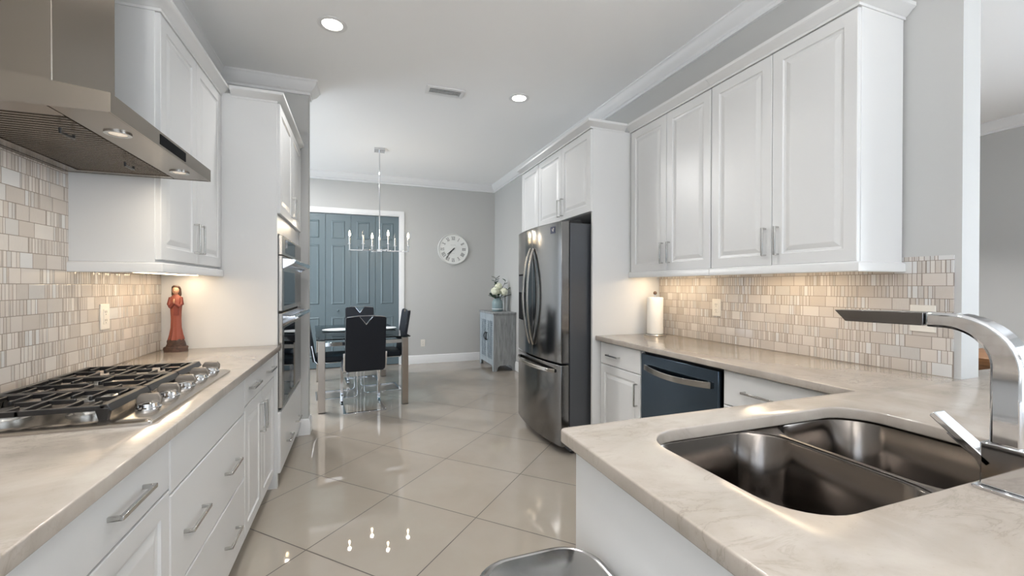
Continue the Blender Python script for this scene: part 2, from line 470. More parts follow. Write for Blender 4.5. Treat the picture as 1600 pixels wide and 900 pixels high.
# window frames
def window(name, axis, c, a0, a1, z0, z1, n):
    b = MB()
    def bx(p0, p1, q0, q1):
        if axis == 'x': b.box((c-.03, p0, q0), (c+.03, p1, q1))
        else: b.box((p0, c-.03, q0), (p1, c+.03, q1))
    bx(a0, a1, z0, z0+.06); bx(a0, a1, z1-.06, z1)
    for i in range(n+1):
        p = a0+(a1-a0)*i/n; bx(max(a0, p-.035), min(a1, p+.035), z0+.06, z1-.06)
    struct(b.build(name, M_TRIM))
window('window_1', 'x', XD-.06, DW[0], DW[1], DW[2], DW[3], 2)
window('window_2', 'y', YF-.06, FW[0], FW[1], FW[2], FW[3], 4)
window('window_3', 'x', XLIV+.06, LW[0], LW[1], LW[2], LW[3], 3)
area_light('daylight_dining', (XD-.16, (DW[0]+DW[1])/2, (DW[2]+DW[3])/2), (1, 0, 0), DW[1]-DW[0], DW[3]-DW[2], L_WIN_DINING, (.78, .89, 1.0)).rotation_euler = (PI/2, 0, -PI/2)
window('window_4_added', 'x', XL-.06, NW[0], NW[1], NW[2], NW[3], 3)  # unseen window added to light the peninsula panel and right-hand fronts
area_light('daylight_added_window', (XL-.16, (NW[0]+NW[1])/2, (NW[2]+NW[3])/2), (1, 0, 0), NW[1]-NW[0], NW[3]-NW[2], L_WIN_ADDED, (.84, .92, 1.0)).rotation_euler = (PI/2, 0, -PI/2)
area_light('daylight_front', ((FW[0]+FW[1])/2, YF-.16, (FW[2]+FW[3])/2), (0, 1, 0), FW[1]-FW[0], FW[3]-FW[2], L_WIN_FRONT, (.82, .91, 1.0)).rotation_euler = (PI/2, 0, 0)
area_light('daylight_living', (XLIV+.16, (LW[0]+LW[1])/2, (LW[2]+LW[3])/2), (-1, 0, 0), LW[1]-LW[0], LW[3]-LW[2], L_WIN_LIVING, (.85, .93, 1.0)).rotation_euler = (PI/2, 0, PI/2)

# crown mouldings of the ceiling
CROWN = [(0, 0), (.08, 0), (.08, -.012), (.072, -.018), (.066, -.034), (.05, -.06), (.03, -.078), (.024, -.088), (.016, -.092), (.016, -.112), (0, -.115)]
struct(MB().sweep([(XL, YF), (XL, 4.05), (-.415, 4.05), (-.415, 4.17), (XD, 4.17), (XD, YB), (XR(YB), YB), (XR(YW), YW), (XR(YW)+T, YW), (XR(YB)+T, YB), (XLIV, YB), (XLIV, YF)], CROWN, CEIL).build('trim_1', M_TRIM))
BASE = [(0, 0), (.016, 0), (.016, .105), (.012, .118), (.012, .126), (.006, .136), (0, .138)]
struct(MB().sweep([(-.49, 4.05), (-.415, 4.05), (-.415, 4.17), (XD, 4.17)], BASE, 0).build('baseboard_stub', M_TRIM))
struct(MB().sweep([(DX1+.075, YB), (XR(YB), YB), (XR(4.4), 4.4)], BASE, 0).build('baseboard_back', M_TRIM))
struct(MB().sweep([(XR(YW)+T, YW+.1), (XR(YB)+T, YB), (XLIV, YB), (XLIV, 1)], BASE, 0).build('baseboard_living', M_TRIM))

# closet doors: casing plus four bifold leaves
b = MB()
b.box((DX1, YB-.018, 0), (DX1+.07, YB, DZ)); b.box((DX0-.07, YB-.018, 0), (DX0, YB, DZ)); b.box((DX0-.07, YB-.018, DZ), (DX1+.07, YB, DZ+.065))
b.box((DX1-.012, YB-.005, 0), (DX1, YB+.1, DZ)); b.box((DX0, YB-.005, 0), (DX0+.012, YB+.1, DZ)); b.box((DX0+.012, YB-.005, DZ-.02), (DX1-.012, YB+.1, DZ))
struct(b.build('trim_2', M_TRIM, bevel=.003))
leafw = (DX1-DX0-.024)/4
for i in range(4):
    d = MB(); x0 = DX0+.012+i*leafw+.002; wl = leafw-.004; y = YB+.03
    d.box((x0, y, .012), (x0+wl, y+.035, DZ-.024))
    for z0, z1 in ((.17, .80), (1.0, 1.93), (2.03, 2.31)):
        d.panel((x0+.085, y, z0), (1, 0, 0), (0, 0, 1), (0, -1, 0), wl-.17, z1-z0, [(0, .0005), (.012, .009), (.022, .009), (.03, .002), (.045, .002)], t=.002)
    leaf = struct(d.build('door_%d' % (i+1), M_DOORGREY, smooth=False))
    if i in (1, 2):
        kx = x0+wl/2
        k = MB(); k.cyl((kx, y, .905), (kx, y-.02, .905), .009); k.ball((kx, y-.032, .905), .017)
        kn = k.build('door_knob', M_DOORGREY, leaf)

# ------------------------------------------------------------------ cabinet kit
DOOR_RINGS = [(0, -.002), (.003, 0), (.055, 0), (.059, -.005), (.066, -.006), (.076, -.004), (.09, .0005), (.094, .001)]
DOOR_IN = [(0, -.002), (.003, 0), (.055, 0), (.060, -.006), (.070, -.0075), (.092, -.0015), (.096, -.001)]
SLAB = [(0, -.003), (.004, 0)]
def front(parent, name, X, nx, y0, y1, z0, z1, kind='door', label=None):
    b = MB(); b.panel((X, y0, z0), (0, 1, 0), (0, 0, 1), (nx, 0, 0), y1-y0, z1-z0, DOOR_IN if kind == 'door' else SLAB)
    return b.build(name, M_WHITE, parent, smooth=False)
def pull(parent, X, nx, yc, zc, ln=.2, vertical=False, so=.03, wd=.011):
    b = MB(); h = ln/2
    if vertical:
        b.box((X+nx*(so-.007), yc-wd/2, zc-h), (X+nx*so, yc+wd/2, zc+h))
        for s in (-1, 1): b.box((X-nx*.001, yc-wd/2, zc+s*h), (X+nx*(so-.007), yc+wd/2, zc+s*(h-.008)))
    else:
        b.box((X+nx*(so-.007), yc-h, zc-wd/2), (X+nx*so, yc+h, zc+wd/2))
        for s in (-1, 1): b.box((X-nx*.001, yc+s*h, zc-wd/2), (X+nx*(so-.007), yc+s*(h-.008), zc+wd/2))
    return b.build('handle', M_NICKEL, parent, bevel=.0015)
def carcass(parent, x0, x1, y0, y1, z0, z1, name='carcass', toe=None):
    b = MB(); b.box((x0, y0, z0), (x1, y1, z1))
    if toe:   # recessed plinth below
        b.box((toe[0], y0, 0.0), (toe[1], y1, z0+.001))
    return b.build(name, M_WHITE, parent, bevel=.0015)

GAP = .002
# ---------------- left base run (fronts face +X)
FX = -.507; CT = .915; CB = .88; KZ = .09
t = thing('base_cabinet', 'white base cabinet with one drawer over a door, nearest left of the cooktop', 'cabinet', (-.8, 1.19, 0))
carcass(t, XL+.005, FX-.02, .76, 1.459, KZ, CB-.001, toe=(XL+.005, -.6))
d = front(t, 'drawer', FX, 1, .762, 1.457, .715, .872, 'slab'); pull(d, FX, 1, 1.222, .79, .165)
d = front(t, 'door', FX, 1, .762, 1.457, KZ+.002, .710)
t = thing('base_cabinet', 'wide white cooktop base cabinet with blank top panel and deep drawers', 'cabinet', (-.8, 1.88, 0))
carcass(t, XL+.005, FX-.02, 1.461, 2.294, KZ, CB-.001, toe=(XL+.005, -.6))
front(t, 'top_panel', FX, 1, 1.463, 2.292, .695, .872, 'slab')
for z0, z1, pz in ((.395, .690, .535), (KZ+.002, .390, .235)):
    d = front(t, 'drawer', FX, 1, 1.463, 2.292, z0, z1, 'slab'); pull(d, FX, 1, 1.642, pz, .165); pull(d, FX, 1, 2.06, pz, .165)
t = thing('base_cabinet', 'white base cabinet with one wide drawer over two doors beside the wall ovens', 'cabinet', (-.8, 2.66, 0))
carcass(t, XL+.005, FX-.02, 2.296, 3.024, KZ, CB-.001, toe=(XL+.005, -.6))
d = front(t, 'drawer', FX, 1, 2.298, 3.022, .72, .872, 'slab'); pull(d, FX, 1, 2.46, .79, .165); pull(d, FX, 1, 2.87, .79, .165)
d = front(t, 'door', FX, 1, 2.298, 2.659, KZ+.002, .715); pull(d, FX, 1, 2.625, .575, .16, True)
d = front(t, 'door', FX, 1, 2.661, 3.022, KZ+.002, .715); pull(d, FX, 1, 2.695, .575, .16, True)
t = thing('base_cabinet', 'plain white base cabinet under the near end of the left worktop', 'cabinet', (-.8, .5, 0))
carcass(t, XL+.005, FX-.02, .1, .758, KZ, CB-.001, toe=(XL+.005, -.6))
front(t, 'door', FX, 1, .102, .756, KZ+.002, .872)

# left worktop (open above the cooktop body)
o = curve_slab([(XL+.001, .1), (-.47, .1), (-.47, 3.026), (XL+.001, 3.026)], [[(-1.0, 1.46), (-1.0, 2.11), (-.56, 2.11), (-.56, 1.46)]], CB, CT, .004).build('countertop', M_COUNTER)
tag(o, 'beige quartz worktop along the left wall around the gas cooktop', 'countertop')
# tiles left
b = MB(); b.prism([(.1, CT), (3.026, CT), (3.026, 1.42), (2.19, 1.42), (2.19, 1.79), (.1, 1.79)], XL, XL+.009, 'x')
o = struct(b.build('wall_tiles_left', M_MOSAIC))

# ---------------- left upper cabinet
UX = -.79
t = thing('upper_cabinet', 'white two-door wall cabinet between range hood and oven tower', 'cabinet', (-.95, 2.6, 1.36))
carcass(t, XL+.005, UX-.02, 2.188, 3.026, 1.39, 2.47)
d = front(t, 'door', UX, 1, 2.192, 2.608, 1.402, 2.445); pull(d, UX, 1, 2.575, 1.53, .15, True)
d = front(t, 'door', UX, 1, 2.611, 3.022, 1.402, 2.445); pull(d, UX, 1, 2.645, 1.53, .15, True)
RAIL = [(-.02, 0), (.008, 0), (.011, .003), (.011, .036), (.008, .040), (.0, .044), (-.02, .044)]
MB().sweep([(XL+.005, 2.188), (UX, 2.188), (UX, 3.026)], RAIL, 1.346).build('light_rail', M_WHITE, t)
CCROWN = [(-.02, 0), (.004, 0), (.004, .012), (.012, .016), (.03, .034), (.038, .038), (.042, .042), (.042, .058), (-.02, .058)]
MB().sweep([(XL+.005, 2.188), (UX, 2.188), (UX, 3.026)], CCROWN, 2.447).build('crown_molding', M_WHITE, t)
# under-cabinet light
def strip_light(label, x, y0, y1, z, power, segs):
    t = thing('under_cabinet_light', label, 'light', (x, (y0+y1)/2, z-.02))
    MB().box((x-.045, y0, z-.012), (x+.045, y1, z)).build('housing', M_TRIM, t, bevel=.002)
    MB().box((x-.035, y0+.01, z-.016), (x+.035, y1-.01, z-.0121)).build('lens', M_STRIP, t)
    for ya, yb in segs:
        area_light('strip_lamp', (x-.03 if x > 0 else x, (ya+yb)/2, z-.02), (0, 0, -1), .06, yb-ya, power, (1, .89, .76), parent=t)
strip_light('slim lit strip light under the left wall cabinet', -.93, 2.3, 2.99, 1.366, L_UNDER, [(2.32, 2.97)])

# ---------------- oven tower
TX = -.49; y0, y1 = 3.03, 4.045
t = thing('oven_cabinet', 'tall white cabinet tower housing the double wall oven', 'cabinet', (-.8, 3.53, 0))
b = MB(); b.box((XL+.005, y0, 0), (TX-.0, y0+.03, 2.47)); b.box((XL+.005, y1-.03, 0), (TX, y1, 2.47))
b.box((XL+.005, y0+.03, 1.63), (TX-.004, y1-.03, 2.47)); b.box((XL+.005, y0+.03, .09), (TX-.004, y1-.03, .485))
b.box((XL+.005, y0+.03, 0), (-.58, y1-.03, .09)); b.box((XL+.005, y0+.03, .485), (XL+.05, y1-.03, 1.63))
b.build('carcass', M_WHITE, t, bevel=.0015)
TF = TX+.018
d = front(t, 'door', TF, 1, y0+.004, 3.537, 1.752, 2.447); pull(d, TF, 1, 3.505, 1.87, .15, True)
d = front(t, 'door', TF, 1, 3.540, y1-.004, 1.752, 2.447); pull(d, TF, 1, 3.572, 1.87, .15, True)
d = front(t, 'drawer', TF, 1, y0+.004, y1-.004, .095, .475, 'slab'); pull(d, TF, 1, 3.35, .22, .17); pull(d, TF, 1, 3.79, .22, .17)
MB().sweep([(UX+.05, y0), (TX, y0), (TX, y1)], CCROWN, 2.447).build('crown_molding', M_WHITE, t)
# ---------------- double oven
OX = -.468; a0, a1 = 3.075, 4.0
t = thing('wall_oven', 'stainless steel double wall oven with black glass doors', 'oven', (-.7, 3.53, .49))
MB().box((-.95, a0+.012, .49), (OX-.024, a1-.012, 1.622)).build('body', M_DARK, t)
b = MB(); b.box((OX-.022, a0, 1.492), (OX, a1, 1.62)); cp = b.build('control_panel', M_STEEL, t, bevel=.002)
MB().box((OX, a0+.12, 1.51), (OX+.001, a1-.01, 1.605)).build('display', M_BLACKGLASS, cp)
for z0, z1 in ((1.128, 1.486), (.5, 1.112)):
    b = MB(); b.box((OX-.022, a0, z0), (OX, a1, z1)); d = b.build('oven_door', M_STEEL, t, bevel=.002)
    MB().box((OX, a0+.07, z0+.03), (OX+.001, a1-.012, z1-.1)).build('window', M_BLACKGLASS, d)
    h = MB(); zc = z1-.045
    for yy in (a0+.012, a1-.012-.03):
        h.prism([(OX, zc-.04), (OX+.018, zc-.03), (OX+.07, zc+.0), (OX+.07, zc+.022), (OX, zc+.03)], yy, yy+.03, 'y')
    h.prism([(OX+.04, zc-.016), (OX+.07, zc-.0), (OX+.076, zc+.018), (OX+.066, zc+.028), (OX+.04, zc+.024)], a0+.03, a1-.03, 'y')
    h.build('handle', M_CHROME, d, bevel=.002)
MB().box((OX-.022, a0, .49), (OX-.006, a1, .499)).build('vent_strip', M_BLACK, t)

# ---------------- range hood
HX = -.60; hy0, hy1 = 1.372, 2.15; HZ = 1.737
t = thing('range_hood', 'stainless steel chimney range hood over the gas cooktop', 'range hood', (-.85, 1.76, HZ))
b = MB()
prof = [(XL+.01, HZ), (HX, HZ), (HX, HZ+.050), (XL+.01, HZ+.105)]
b.box((HX-.005, hy0+.0052, HZ), (HX, hy1-.0052, HZ+.0498))                                     # front lip
for yy in ((hy0, hy0+.005), (hy1-.005, hy1)): b.prism(prof, yy[0], yy[1], 'y')
b.prism([(HX-.0052, HZ+.0445), (HX-.0052, HZ+.0498), (XL+.01, HZ+.1045), (XL+.01, HZ+.099)], hy0+.0052, hy1-.0052, 'y')      # top
b.box((XL+.01, hy0+.0052, HZ), (XL+.03, hy1-.0052, HZ+.098))
b.build('canopy', M_STEELH, t)
b = MB(); b.box((-.726, hy0+.006, HZ+.001), (HX-.006, hy1-.006, HZ+.008)); b.build('light_panel', M_STEELH, t, bevel=.001)
f = MB()
f.box((XL+.032, hy0+.006, HZ+.001), (-.729, hy0+.075, HZ+.008)); f.box((XL+.032, hy1-.04, HZ+.001), (-.729, hy1-.006, HZ+.008)); f.box((XL+.032, hy0+.0752, HZ+.001), (XL+.075, hy1-.0402, HZ+.008))
f.build('under_frame', M_STEELH, t, bevel=.001)
f = MB()
f.box((XL+.076, hy0+.076, HZ+.006), (-.729, hy1-.041, HZ+.010))
n = 30
for i in range(n):
    yy = hy0+.086+(hy1-hy0-.137)*i/(n-1)
    f.obox(((XL+.08-.735)/2, yy, HZ+.0045), ((1, 0, 0), (0, .99, .13), (0, -.13, .99)), ((-.735-XL-.08)/2, .0085, .0012))
ff = f.build('baffle_filter', M_STEELH, t)
for yy in (1.58, 1.93):
    MB().tube([(-.79, yy-.03, HZ-.002), (-.79, yy-.03, HZ-.014), (-.79, yy+.03, HZ-.014), (-.79, yy+.03, HZ-.002)], .004, 8).build('filter_latch', M_BLACK, ff)
for yy in (1.56, 2.01):
    l = MB(); l.lathe((-.665, yy, HZ-.003), [(.022, .004), (.032, .004), (.032, 0), (.022, 0)], 24, cap=False); rr = l.build('lamp_ring', M_NICKEL, t)
    MB().cyl((-.665, yy, HZ+.0005), (-.665, yy, HZ-.0015), .022).build('lamp', M_HOODLAMP, rr)
    area_light('hood_lamp_glow', (-.665, yy, HZ-.006), (0, 0, -1), .04, .04, L_HOOD, (1, .88, .72), 'DISK', parent=t)
b = MB(); b.box((HX, 1.66, HZ+.009), (HX+.0015, 1.87, HZ+.041)); b.build('control_strip', M_DISPLAY, t)
b = MB(); b.box((XL+.01, 1.575, HZ+.07), (-.82, 1.905, 3.045))
b.build('chimney', M_STEELH, t, bevel=.002)

# ---------------- cooktop
kx0, kx1, ky0, ky1 = -1.035, -.528, 1.41, 2.16
t = thing('gas_cooktop', 'stainless steel five-burner gas cooktop set into the left worktop', 'cooktop', (-.78, 1.785, CT))
b = MB()
rr = b.rrect(kx0, ky0, kx1, ky1, .018, 5); ri = b.rrect(kx0+.012, ky0+.012, kx1-.012, ky1-.012, .012, 5)
rj = b.rrect(kx0+.03, ky0+.03, kx1-.118, ky1-.03, .02, 5)
Z3 = lambda r, z: [(p[0], p[1], z) for p in r]
b.loft([Z3(rr, CT+.0005), Z3(rr, CT+.008), Z3(ri, CT+.014), Z3(rj, CT+.014), Z3(rj, CT+.008)])
b.build('tray', M_STEEL, t)
MB().prism([(-.995, 1.465), (-.565, 1.465), (-.565, 2.105), (-.995, 2.105)], CT-.034, CT+.0005).build('burner_box', M_DARK, t)
yc = (ky0+ky1)/2
for bx, by, br in ((-.91, ky0+.15, .042), (-.735, ky0+.15, .034), (-.82, yc, .055), (-.91, ky1-.15, .036), (-.735, ky1-.15, .042)):
    b = MB(); b.lathe((bx, by, CT+.008), [(br+.012, 0), (br+.012, .006), (br, .01), (br, .018), (br-.006, .018)], 28)
    q = b.build('burner', M_NICKEL, t)
    MB().lathe((bx, by, CT+.0265), [(br-.004, 0), (br-.002, .003), (br-.006, .009), (br-.02, .011)], 28).build('burner_cap', M_BURNER, q)
GZ = CT+.048
gw = (ky1-ky0-.05)/3
for i in range(3):
    g0 = ky0+.025+i*gw+.003; g1 = g0+gw-.006; gx0, gx1 = kx0+.035, kx1-.115
    b = MB(); W = .013; H = .014
    b.prism([(gx1-.012, GZ-.010), (gx1+.016, GZ-.010), (gx1+.006, GZ+.009), (gx1-.012, GZ+.009)], g0, g1, 'y'); b.bar((gx0, g0, GZ), (gx0, g1, GZ), .016, H)
    for yy in (g0+W/2, g1-W/2): b.bar((gx0, yy, GZ), (gx1, yy, GZ), W, H)
    ym = (g0+g1)/2; cs = ((-.82, ym, .05),) if i == 1 else ((-.91, ym, .034), (-.735, ym, .034))
    xm = (gx0+gx1)/2
    if i != 1: b.bar((xm, g0, GZ), (xm, g1, GZ), .010, .014)
    b.bar((gx0, ym, GZ), (cs[0][0]-.02, ym, GZ), .008, .013); b.bar((gx1, ym, GZ), (cs[-1][0]+.02, ym, GZ), .008, .013)
    if i != 1: b.bar((cs[0][0]+.022, ym, GZ), (cs[1][0]-.022, ym, GZ), .008, .013)
    for cx, cy, rad in cs:
        for s_ in (-1, 1):
            ye = g0+.004 if s_ < 0 else g1-.004
            b.bar((cx, cy+s_*.018, GZ), (cx, ye, GZ), .008, .013)
            for q in ((-.055, .055) if i != 1 else (-.14, -.085, .085, .14)):
                b.bar((cx+q, cy+s_*(.045 if abs(q) < .1 else .02), GZ), (cx+q, ye, GZ), .007, .012)
    for xx in (gx0+.008, gx1-.006):
        for yy in (g0+.01, g1-.01): b.loft([[(xx-.016, yy-.012, GZ), (xx+.016, yy-.012, GZ), (xx+.016, yy+.012, GZ), (xx-.016, yy+.012, GZ)], [(xx-.009, yy-.008, CT+.012), (xx+.009, yy-.008, CT+.012), (xx+.009, yy+.008, CT+.012), (xx-.009, yy+.008, CT+.012)]])
    b.build('grate', M_IRON, t, bevel=.002)
for i in range(5):
    ky = 1.545+.14*i; kx = -.588; z = CT+.0135
    b = MB(); b.lathe((kx, ky, z), [(.031, 0), (.031, .004), (.027, .007), (.025, .016), (.016, .021)], 30); k = b.build('control_knob', M_CHROME, t)
    r = MB(); yk = ky+.006
    r.loft([[(kx-.03, yk-.006, z+.010), (kx+.03, yk-.006, z+.010), (kx+.03, yk+.006, z+.010), (kx-.03, yk+.006, z+.010)],
            [(kx-.031, yk-.007, z+.030), (kx+.031, yk-.007, z+.030), (kx+.031, yk+.006, z+.030), (kx-.031, yk+.006, z+.030)],
            [(kx-.022, yk-.004, z+.043), (kx+.022, yk-.004, z+.043), (kx+.022, yk+.005, z+.043), (kx-.022, yk+.005, z+.043)]])
    r.build('knob_grip', M_KNOB, k, bevel=.003)

# ---------------- right base run (fronts face -X)
RX = 1.733; 
t = thing('base_cabinet', 'white base cabinet with one drawer over one door beside the fridge panel', 'cabinet', (2.0, 2.58, 0))
carcass(t, RX+.02, 2.25, 2.312, 2.812, KZ, CB-.001, toe=(1.83, 2.25))
d = front(t, 'drawer', RX, -1, 2.316, 2.80, .712, .870, 'slab'); pull(d, RX, -1, 2.62, .785, .15)
d = front(t, 'door', RX, -1, 2.316, 2.80, KZ+.002, .706); pull(d, RX, -1, 2.35, .57, .15, True)
t = thing('base_cabinet', 'white corner base cabinet with a wide top drawer beside the dishwasher', 'cabinet', (2.0, 1.33, 0))
carcass(t, RX+.02, 2.25, 1.03, 1.66, KZ, CB-.001, toe=(1.83, 2.25))
d = front(t, 'drawer', RX, -1, 1.05, 1.642, .70, .870, 'slab'); pull(d, RX, -1, 1.42, .785, .2)
d = front(t, 'door', RX, -1, 1.05, 1.642, KZ+.002, .695)
# dishwasher
t = thing('dishwasher', 'dark stainless dishwasher with curved silver bar handle under the right worktop', 'dishwasher', (2.0, 1.985, 0))
MB().box((RX+.03, 1.664, .02), (2.25, 2.306, .872)).build('body', M_BLACK, t)
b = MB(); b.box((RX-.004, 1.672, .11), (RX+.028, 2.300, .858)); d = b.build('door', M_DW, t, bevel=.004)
MB().box((RX+.05, 1.68, .0), (RX+.07, 2.29, .105)).build('kick_plate', M_BLACK, t)
h = MB(); pts = []
for i in range(17):
    a = i/16; yy = 1.72+.53*a; pts.append((RX-.014-.034*math.sin(PI*a)**.8, yy, .775-.012*math.sin(PI*a)))
h.ribbon(pts, .034, .007, (0, 0, 1))
for yy in (1.725, 2.245): h.box((RX-.018, yy-.012, .758), (RX-.003, yy+.012, .792))
h.build('handle', M_STEEL, d, bevel=.0015)

# ---------------- peninsula cabinet
t = thing('peninsula_cabinet', 'white peninsula cabinet with plain end panel under the sink worktop', 'cabinet', (1.2, .45, 0))
b = MB(); b.box((.532, -.05, 0), (.55, .978, CB-.003))
b.box((.55, -.05, 0), (2.95, -.03, CB-.003)); b.box((.55, .86, 0), (1.70, .89, .09)); b.box((1.52, -.03, .09), (2.3, .95, CB-.003)); b.box((2.3, -.03, 0), (2.95, .9, CB-.003))
b.build('carcass', M_WHITE, t, bevel=.0015)
for i, (xa, xb) in enumerate(((.552, 1.03), (1.033, 1.515))):
    b = MB(); b.panel((xa, .978, .10), (1, 0, 0), (0, 0, 1), (0, 1, 0), xb-xa, .77, DOOR_IN); b.build('door', M_WHITE, t, smooth=False)

# ---------------- worktop (L-shape with peninsula) and sink
def arc(cx, cy, r, a0, a1, n=6): return [(cx+r*math.cos(a0+(a1-a0)*i/n), cy+r*math.sin(a0+(a1-a0)*i/n)) for i in range(n+1)]
outer = [(.5, -.22)] + arc(.518, .997, .018, PI, PI/2, 4) + [(1.697, 1.015), (1.697, 2.816), (XR(2.816)-.002, 2.816), (XR(YW)-.002, YW-.001), (XR(YW)+T+.002, YW-.001), (XR(YW)+T+.002, 1.085), (3.1, 1.085), (3.1, -.22)]
mb = MB()
hole = mb.rrect(.675, .468, 1.47, .905, .105, 8)
mb.bm.free()
o = curve_slab(outer, [hole], CB, CT, .005).build('countertop', M_COUNTER)
tag(o, 'beige quartz L-shaped worktop around the double sink and peninsula', 'countertop')

t = thing('kitchen_sink', 'undermount double-bowl stainless steel sink in the peninsula worktop', 'sink', (1.07, .69, .66))
def bowl(x0, y0, x1, y1, depth, r):
    b = MB(); zt = CB-.0035
    def ring(i, z, rad): return [(p[0], p[1], z) for p in b.rrect(x0+i, y0+i, x1-i, y1-i, max(.02, rad), 8)]
    rings = [ring(-.012, zt, r+.012), ring(-.004, zt-.001, r+.004), ring(0, zt-.006, r), ring(.008, zt-depth*.8, r), ring(.016, zt-depth*.93, r), ring(.034, zt-depth*.985, r-.01), ring(.06, zt-depth, r-.03)]
    b.loft(rings, cap=False); b.face([v for v in b.bm.verts][-len(rings[0]):])
    cx, cy = (x0+x1)/2, (y0+y1)/2
    o = b.build('bowl', M_SINK, t)
    d = MB(); d.lathe((cx, cy, zt-depth+.0005), [(.045, 0), (.045, .002), (.03, .001), (.028, -.003)], 24); d.build('drain', M_CHROME, o)
    return o
bowl(.668, .455, 1.092, .918, .21, .11)
bowl(1.122, .455, 1.482, .918, .19, .11)
b = MB(); r1 = b.rrect(.659, .446, 1.101, .927, .12, 8); r2 = b.rrect(1.113, .446, 1.491, .927, .12, 8); r0 = b.rrect(.63, .42, 1.51, .95, .09, 8); b.bm.free()
curve_slab(r0, [r1, r2], CB-.005, CB-.0015, .0008).build('flange', M_SINK, t)

# ---------------- faucet
t = thing('kitchen_faucet', 'square chrome gooseneck faucet with flat spout over the sink', 'faucet', (1.115, .42, CT))
fx, fy = 1.125, .415
b = MB(); b.box((fx-.036, fy-.036, CT), (fx+.036, fy+.040, CT+.007)); b.build('base_plate', M_CHROME, t, bevel=.002)
b = MB(); b.box((fx-.026, fy-.028, CT+.007), (fx+.026, fy+.033, CT+.088)); b.build('body', M_CHROME, t, bevel=.003)
pts = [(fx, fy, CT+.085), (fx, fy, CT+.225)]
R = .085
for i in range(1, 13):
    a = PI/2*i/12; pts.append((fx, fy+R*(1-math.cos(a)), CT+.225+R*math.sin(a)))
pts.append((fx, fy+.118, CT+.3105))
b = MB()
rings = []
nth = [.044, .044]+[.044-.014*i/12 for i in range(1, 13)]+[.030]
b.ribbon(pts, .048, nth, (1, 0, 0))
b.build('neck', M_CHROME, t, bevel=.006, seg=3)
b = MB(); zt = CT+.325
b.prism([(fy+.120, CT+.297), (fy+.120, zt), (fy+.295, zt-.004), (fy+.27, CT+.297-.002)], fx-.023, fx+.023, 'x')
b.build('spout', M_STEELSP, t, bevel=.0015)
b = MB()
b.obox((fx-.008, fy+.062, CT+.083), ((1, 0, 0), (0, .76, .65), (0, -.65, .76)), (.018, .056, .006))
lev = b.build('lever', M_CHROME, t, bevel=.002)
b = MB(); b.obox((fx-.008, fy+.052, CT+.066), ((1, 0, 0), (0, .76, .65), (0, -.65, .76)), (.017, .036, .003)); b.build('lever_plate', M_CHROME, lev, bevel=.001)
b = MB(); b.prism([(fy+.02, CT+.03), (fy+.033, CT+.03), (fy+.045, CT+.056), (fy+.028, CT+.085), (fy+.01, CT+.088)], fx-.02, fx+.012, 'x'); b.build('lever_socket', M_CHROME, t, bevel=.003)

# ---------------- right backsplash, outlets
ang = math.atan(-.0115)
b = MB(); ya, yb = YW+.022, 2.816
b.loft([[(XR(ya)-.009, ya, z) for z in (CT,)]+[(XR(yb)-.009, yb, CT), (XR(yb)-.0005, yb, CT), (XR(ya)-.0005, ya, CT)], [(XR(ya)-.009, ya, 1.425), (XR(yb)-.009, yb, 1.425), (XR(yb)-.0005, yb, 1.425), (XR(ya)-.0005, ya, 1.425)]])
struct(b.build('wall_tiles_right', M_MOSAIC))
def outlet(label, pos, nrm, wide=.072, high=.116):
    p = Vector(pos); n = Vector(nrm).normalized(); u = n.cross(Vector((0, 0, 1))); z = Vector((0, 0, 1))
    t = thing('power_outlet', label, 'outlet', pos)
    b = MB(); b.obox(p+n*.003, (u, z, n), (wide/2, high/2, .003)); b.build('cover_plate', M_PLASTIC, t, bevel=.002)
    b = MB(); b.obox(p+n*.0065, (u, z, n), (.017, .034, .0015)); b.build('socket', M_PLASTIC, t, bevel=.001)
    s = MB()
    for dz in (-.019, .019):
        for du in (-.006, .006): s.obox(p+n*.0081+z*(dz+.003)+u*du, (u, z, n), (.0012, .0045, .0003))
        s.obox(p+n*.0081+z*(dz-.009), (u, z, n), (.002, .002, .0003))
    s.build('slot', M_DARK, t)
outlet('white power outlet in the left mosaic tiles above the cooktop', (XL+.009, 2.435, 1.15), (1, 0, 0))
outlet('white power outlet in right mosaic tiles near the paper towels', (XR(2.235)-.0092, 2.235, 1.148), (-1, 0, 0))
outlet('white wide power outlet in right mosaic tiles behind the faucet', (XR(1.12)-.0092, 1.12, 1.155), (-1, 0, 0), .09)
outlet('white power outlet low on the grey wall behind the dining table', (.998, YB, .338), (0, -1, 0))

# ---------------- right upper cabinets
VX = 2.0
LAB = [('upper_cabinet', 'white two-door wall cabinet above the sink end of right worktop', 1.195, 1.996), ('upper_cabinet', 'white two-door wall cabinet above the paper towels, next to fridge panel', 1.998, 2.81)]
for k, (nm, lb, ya, yb) in enumerate(LAB):
    t = thing(nm, lb, 'cabinet', (2.15, (ya+yb)/2, 1.39))
    carcass(t, VX+.02, XR(yb)-.004, ya, yb, 1.39, 2.50)
    ym = (ya+yb)/2 if k == 0 else 2.392
    ye = yb if k == 0 else 2.80
    d = front(t, 'door', VX, -1, ya+.003, ym-.0015, 1.402, 2.487); pull(d, VX, -1, ym-.035, 1.525, .145, True)
    d = front(t, 'door', VX, -1, ym+.0015, ye-.003, 1.402, 2.487); pull(d, VX, -1, ym+.035, 1.525, .145, True)
    path = [(VX, yb), (VX, ya)] if k else [(VX, yb), (VX, ya), (XR(ya)-.004, ya)]
    MB().sweep(path, RAIL, 1.358).build('light_rail', M_WHITE, t)
    MB().sweep(path, CCROWN, 2.492).build('crown_molding', M_WHITE, t)
strip_light('slim lit strip light under the cabinet above the paper towels', 2.13, 2.2, 2.76, 1.389, L_UNDER, [(2.3, 2.7)])
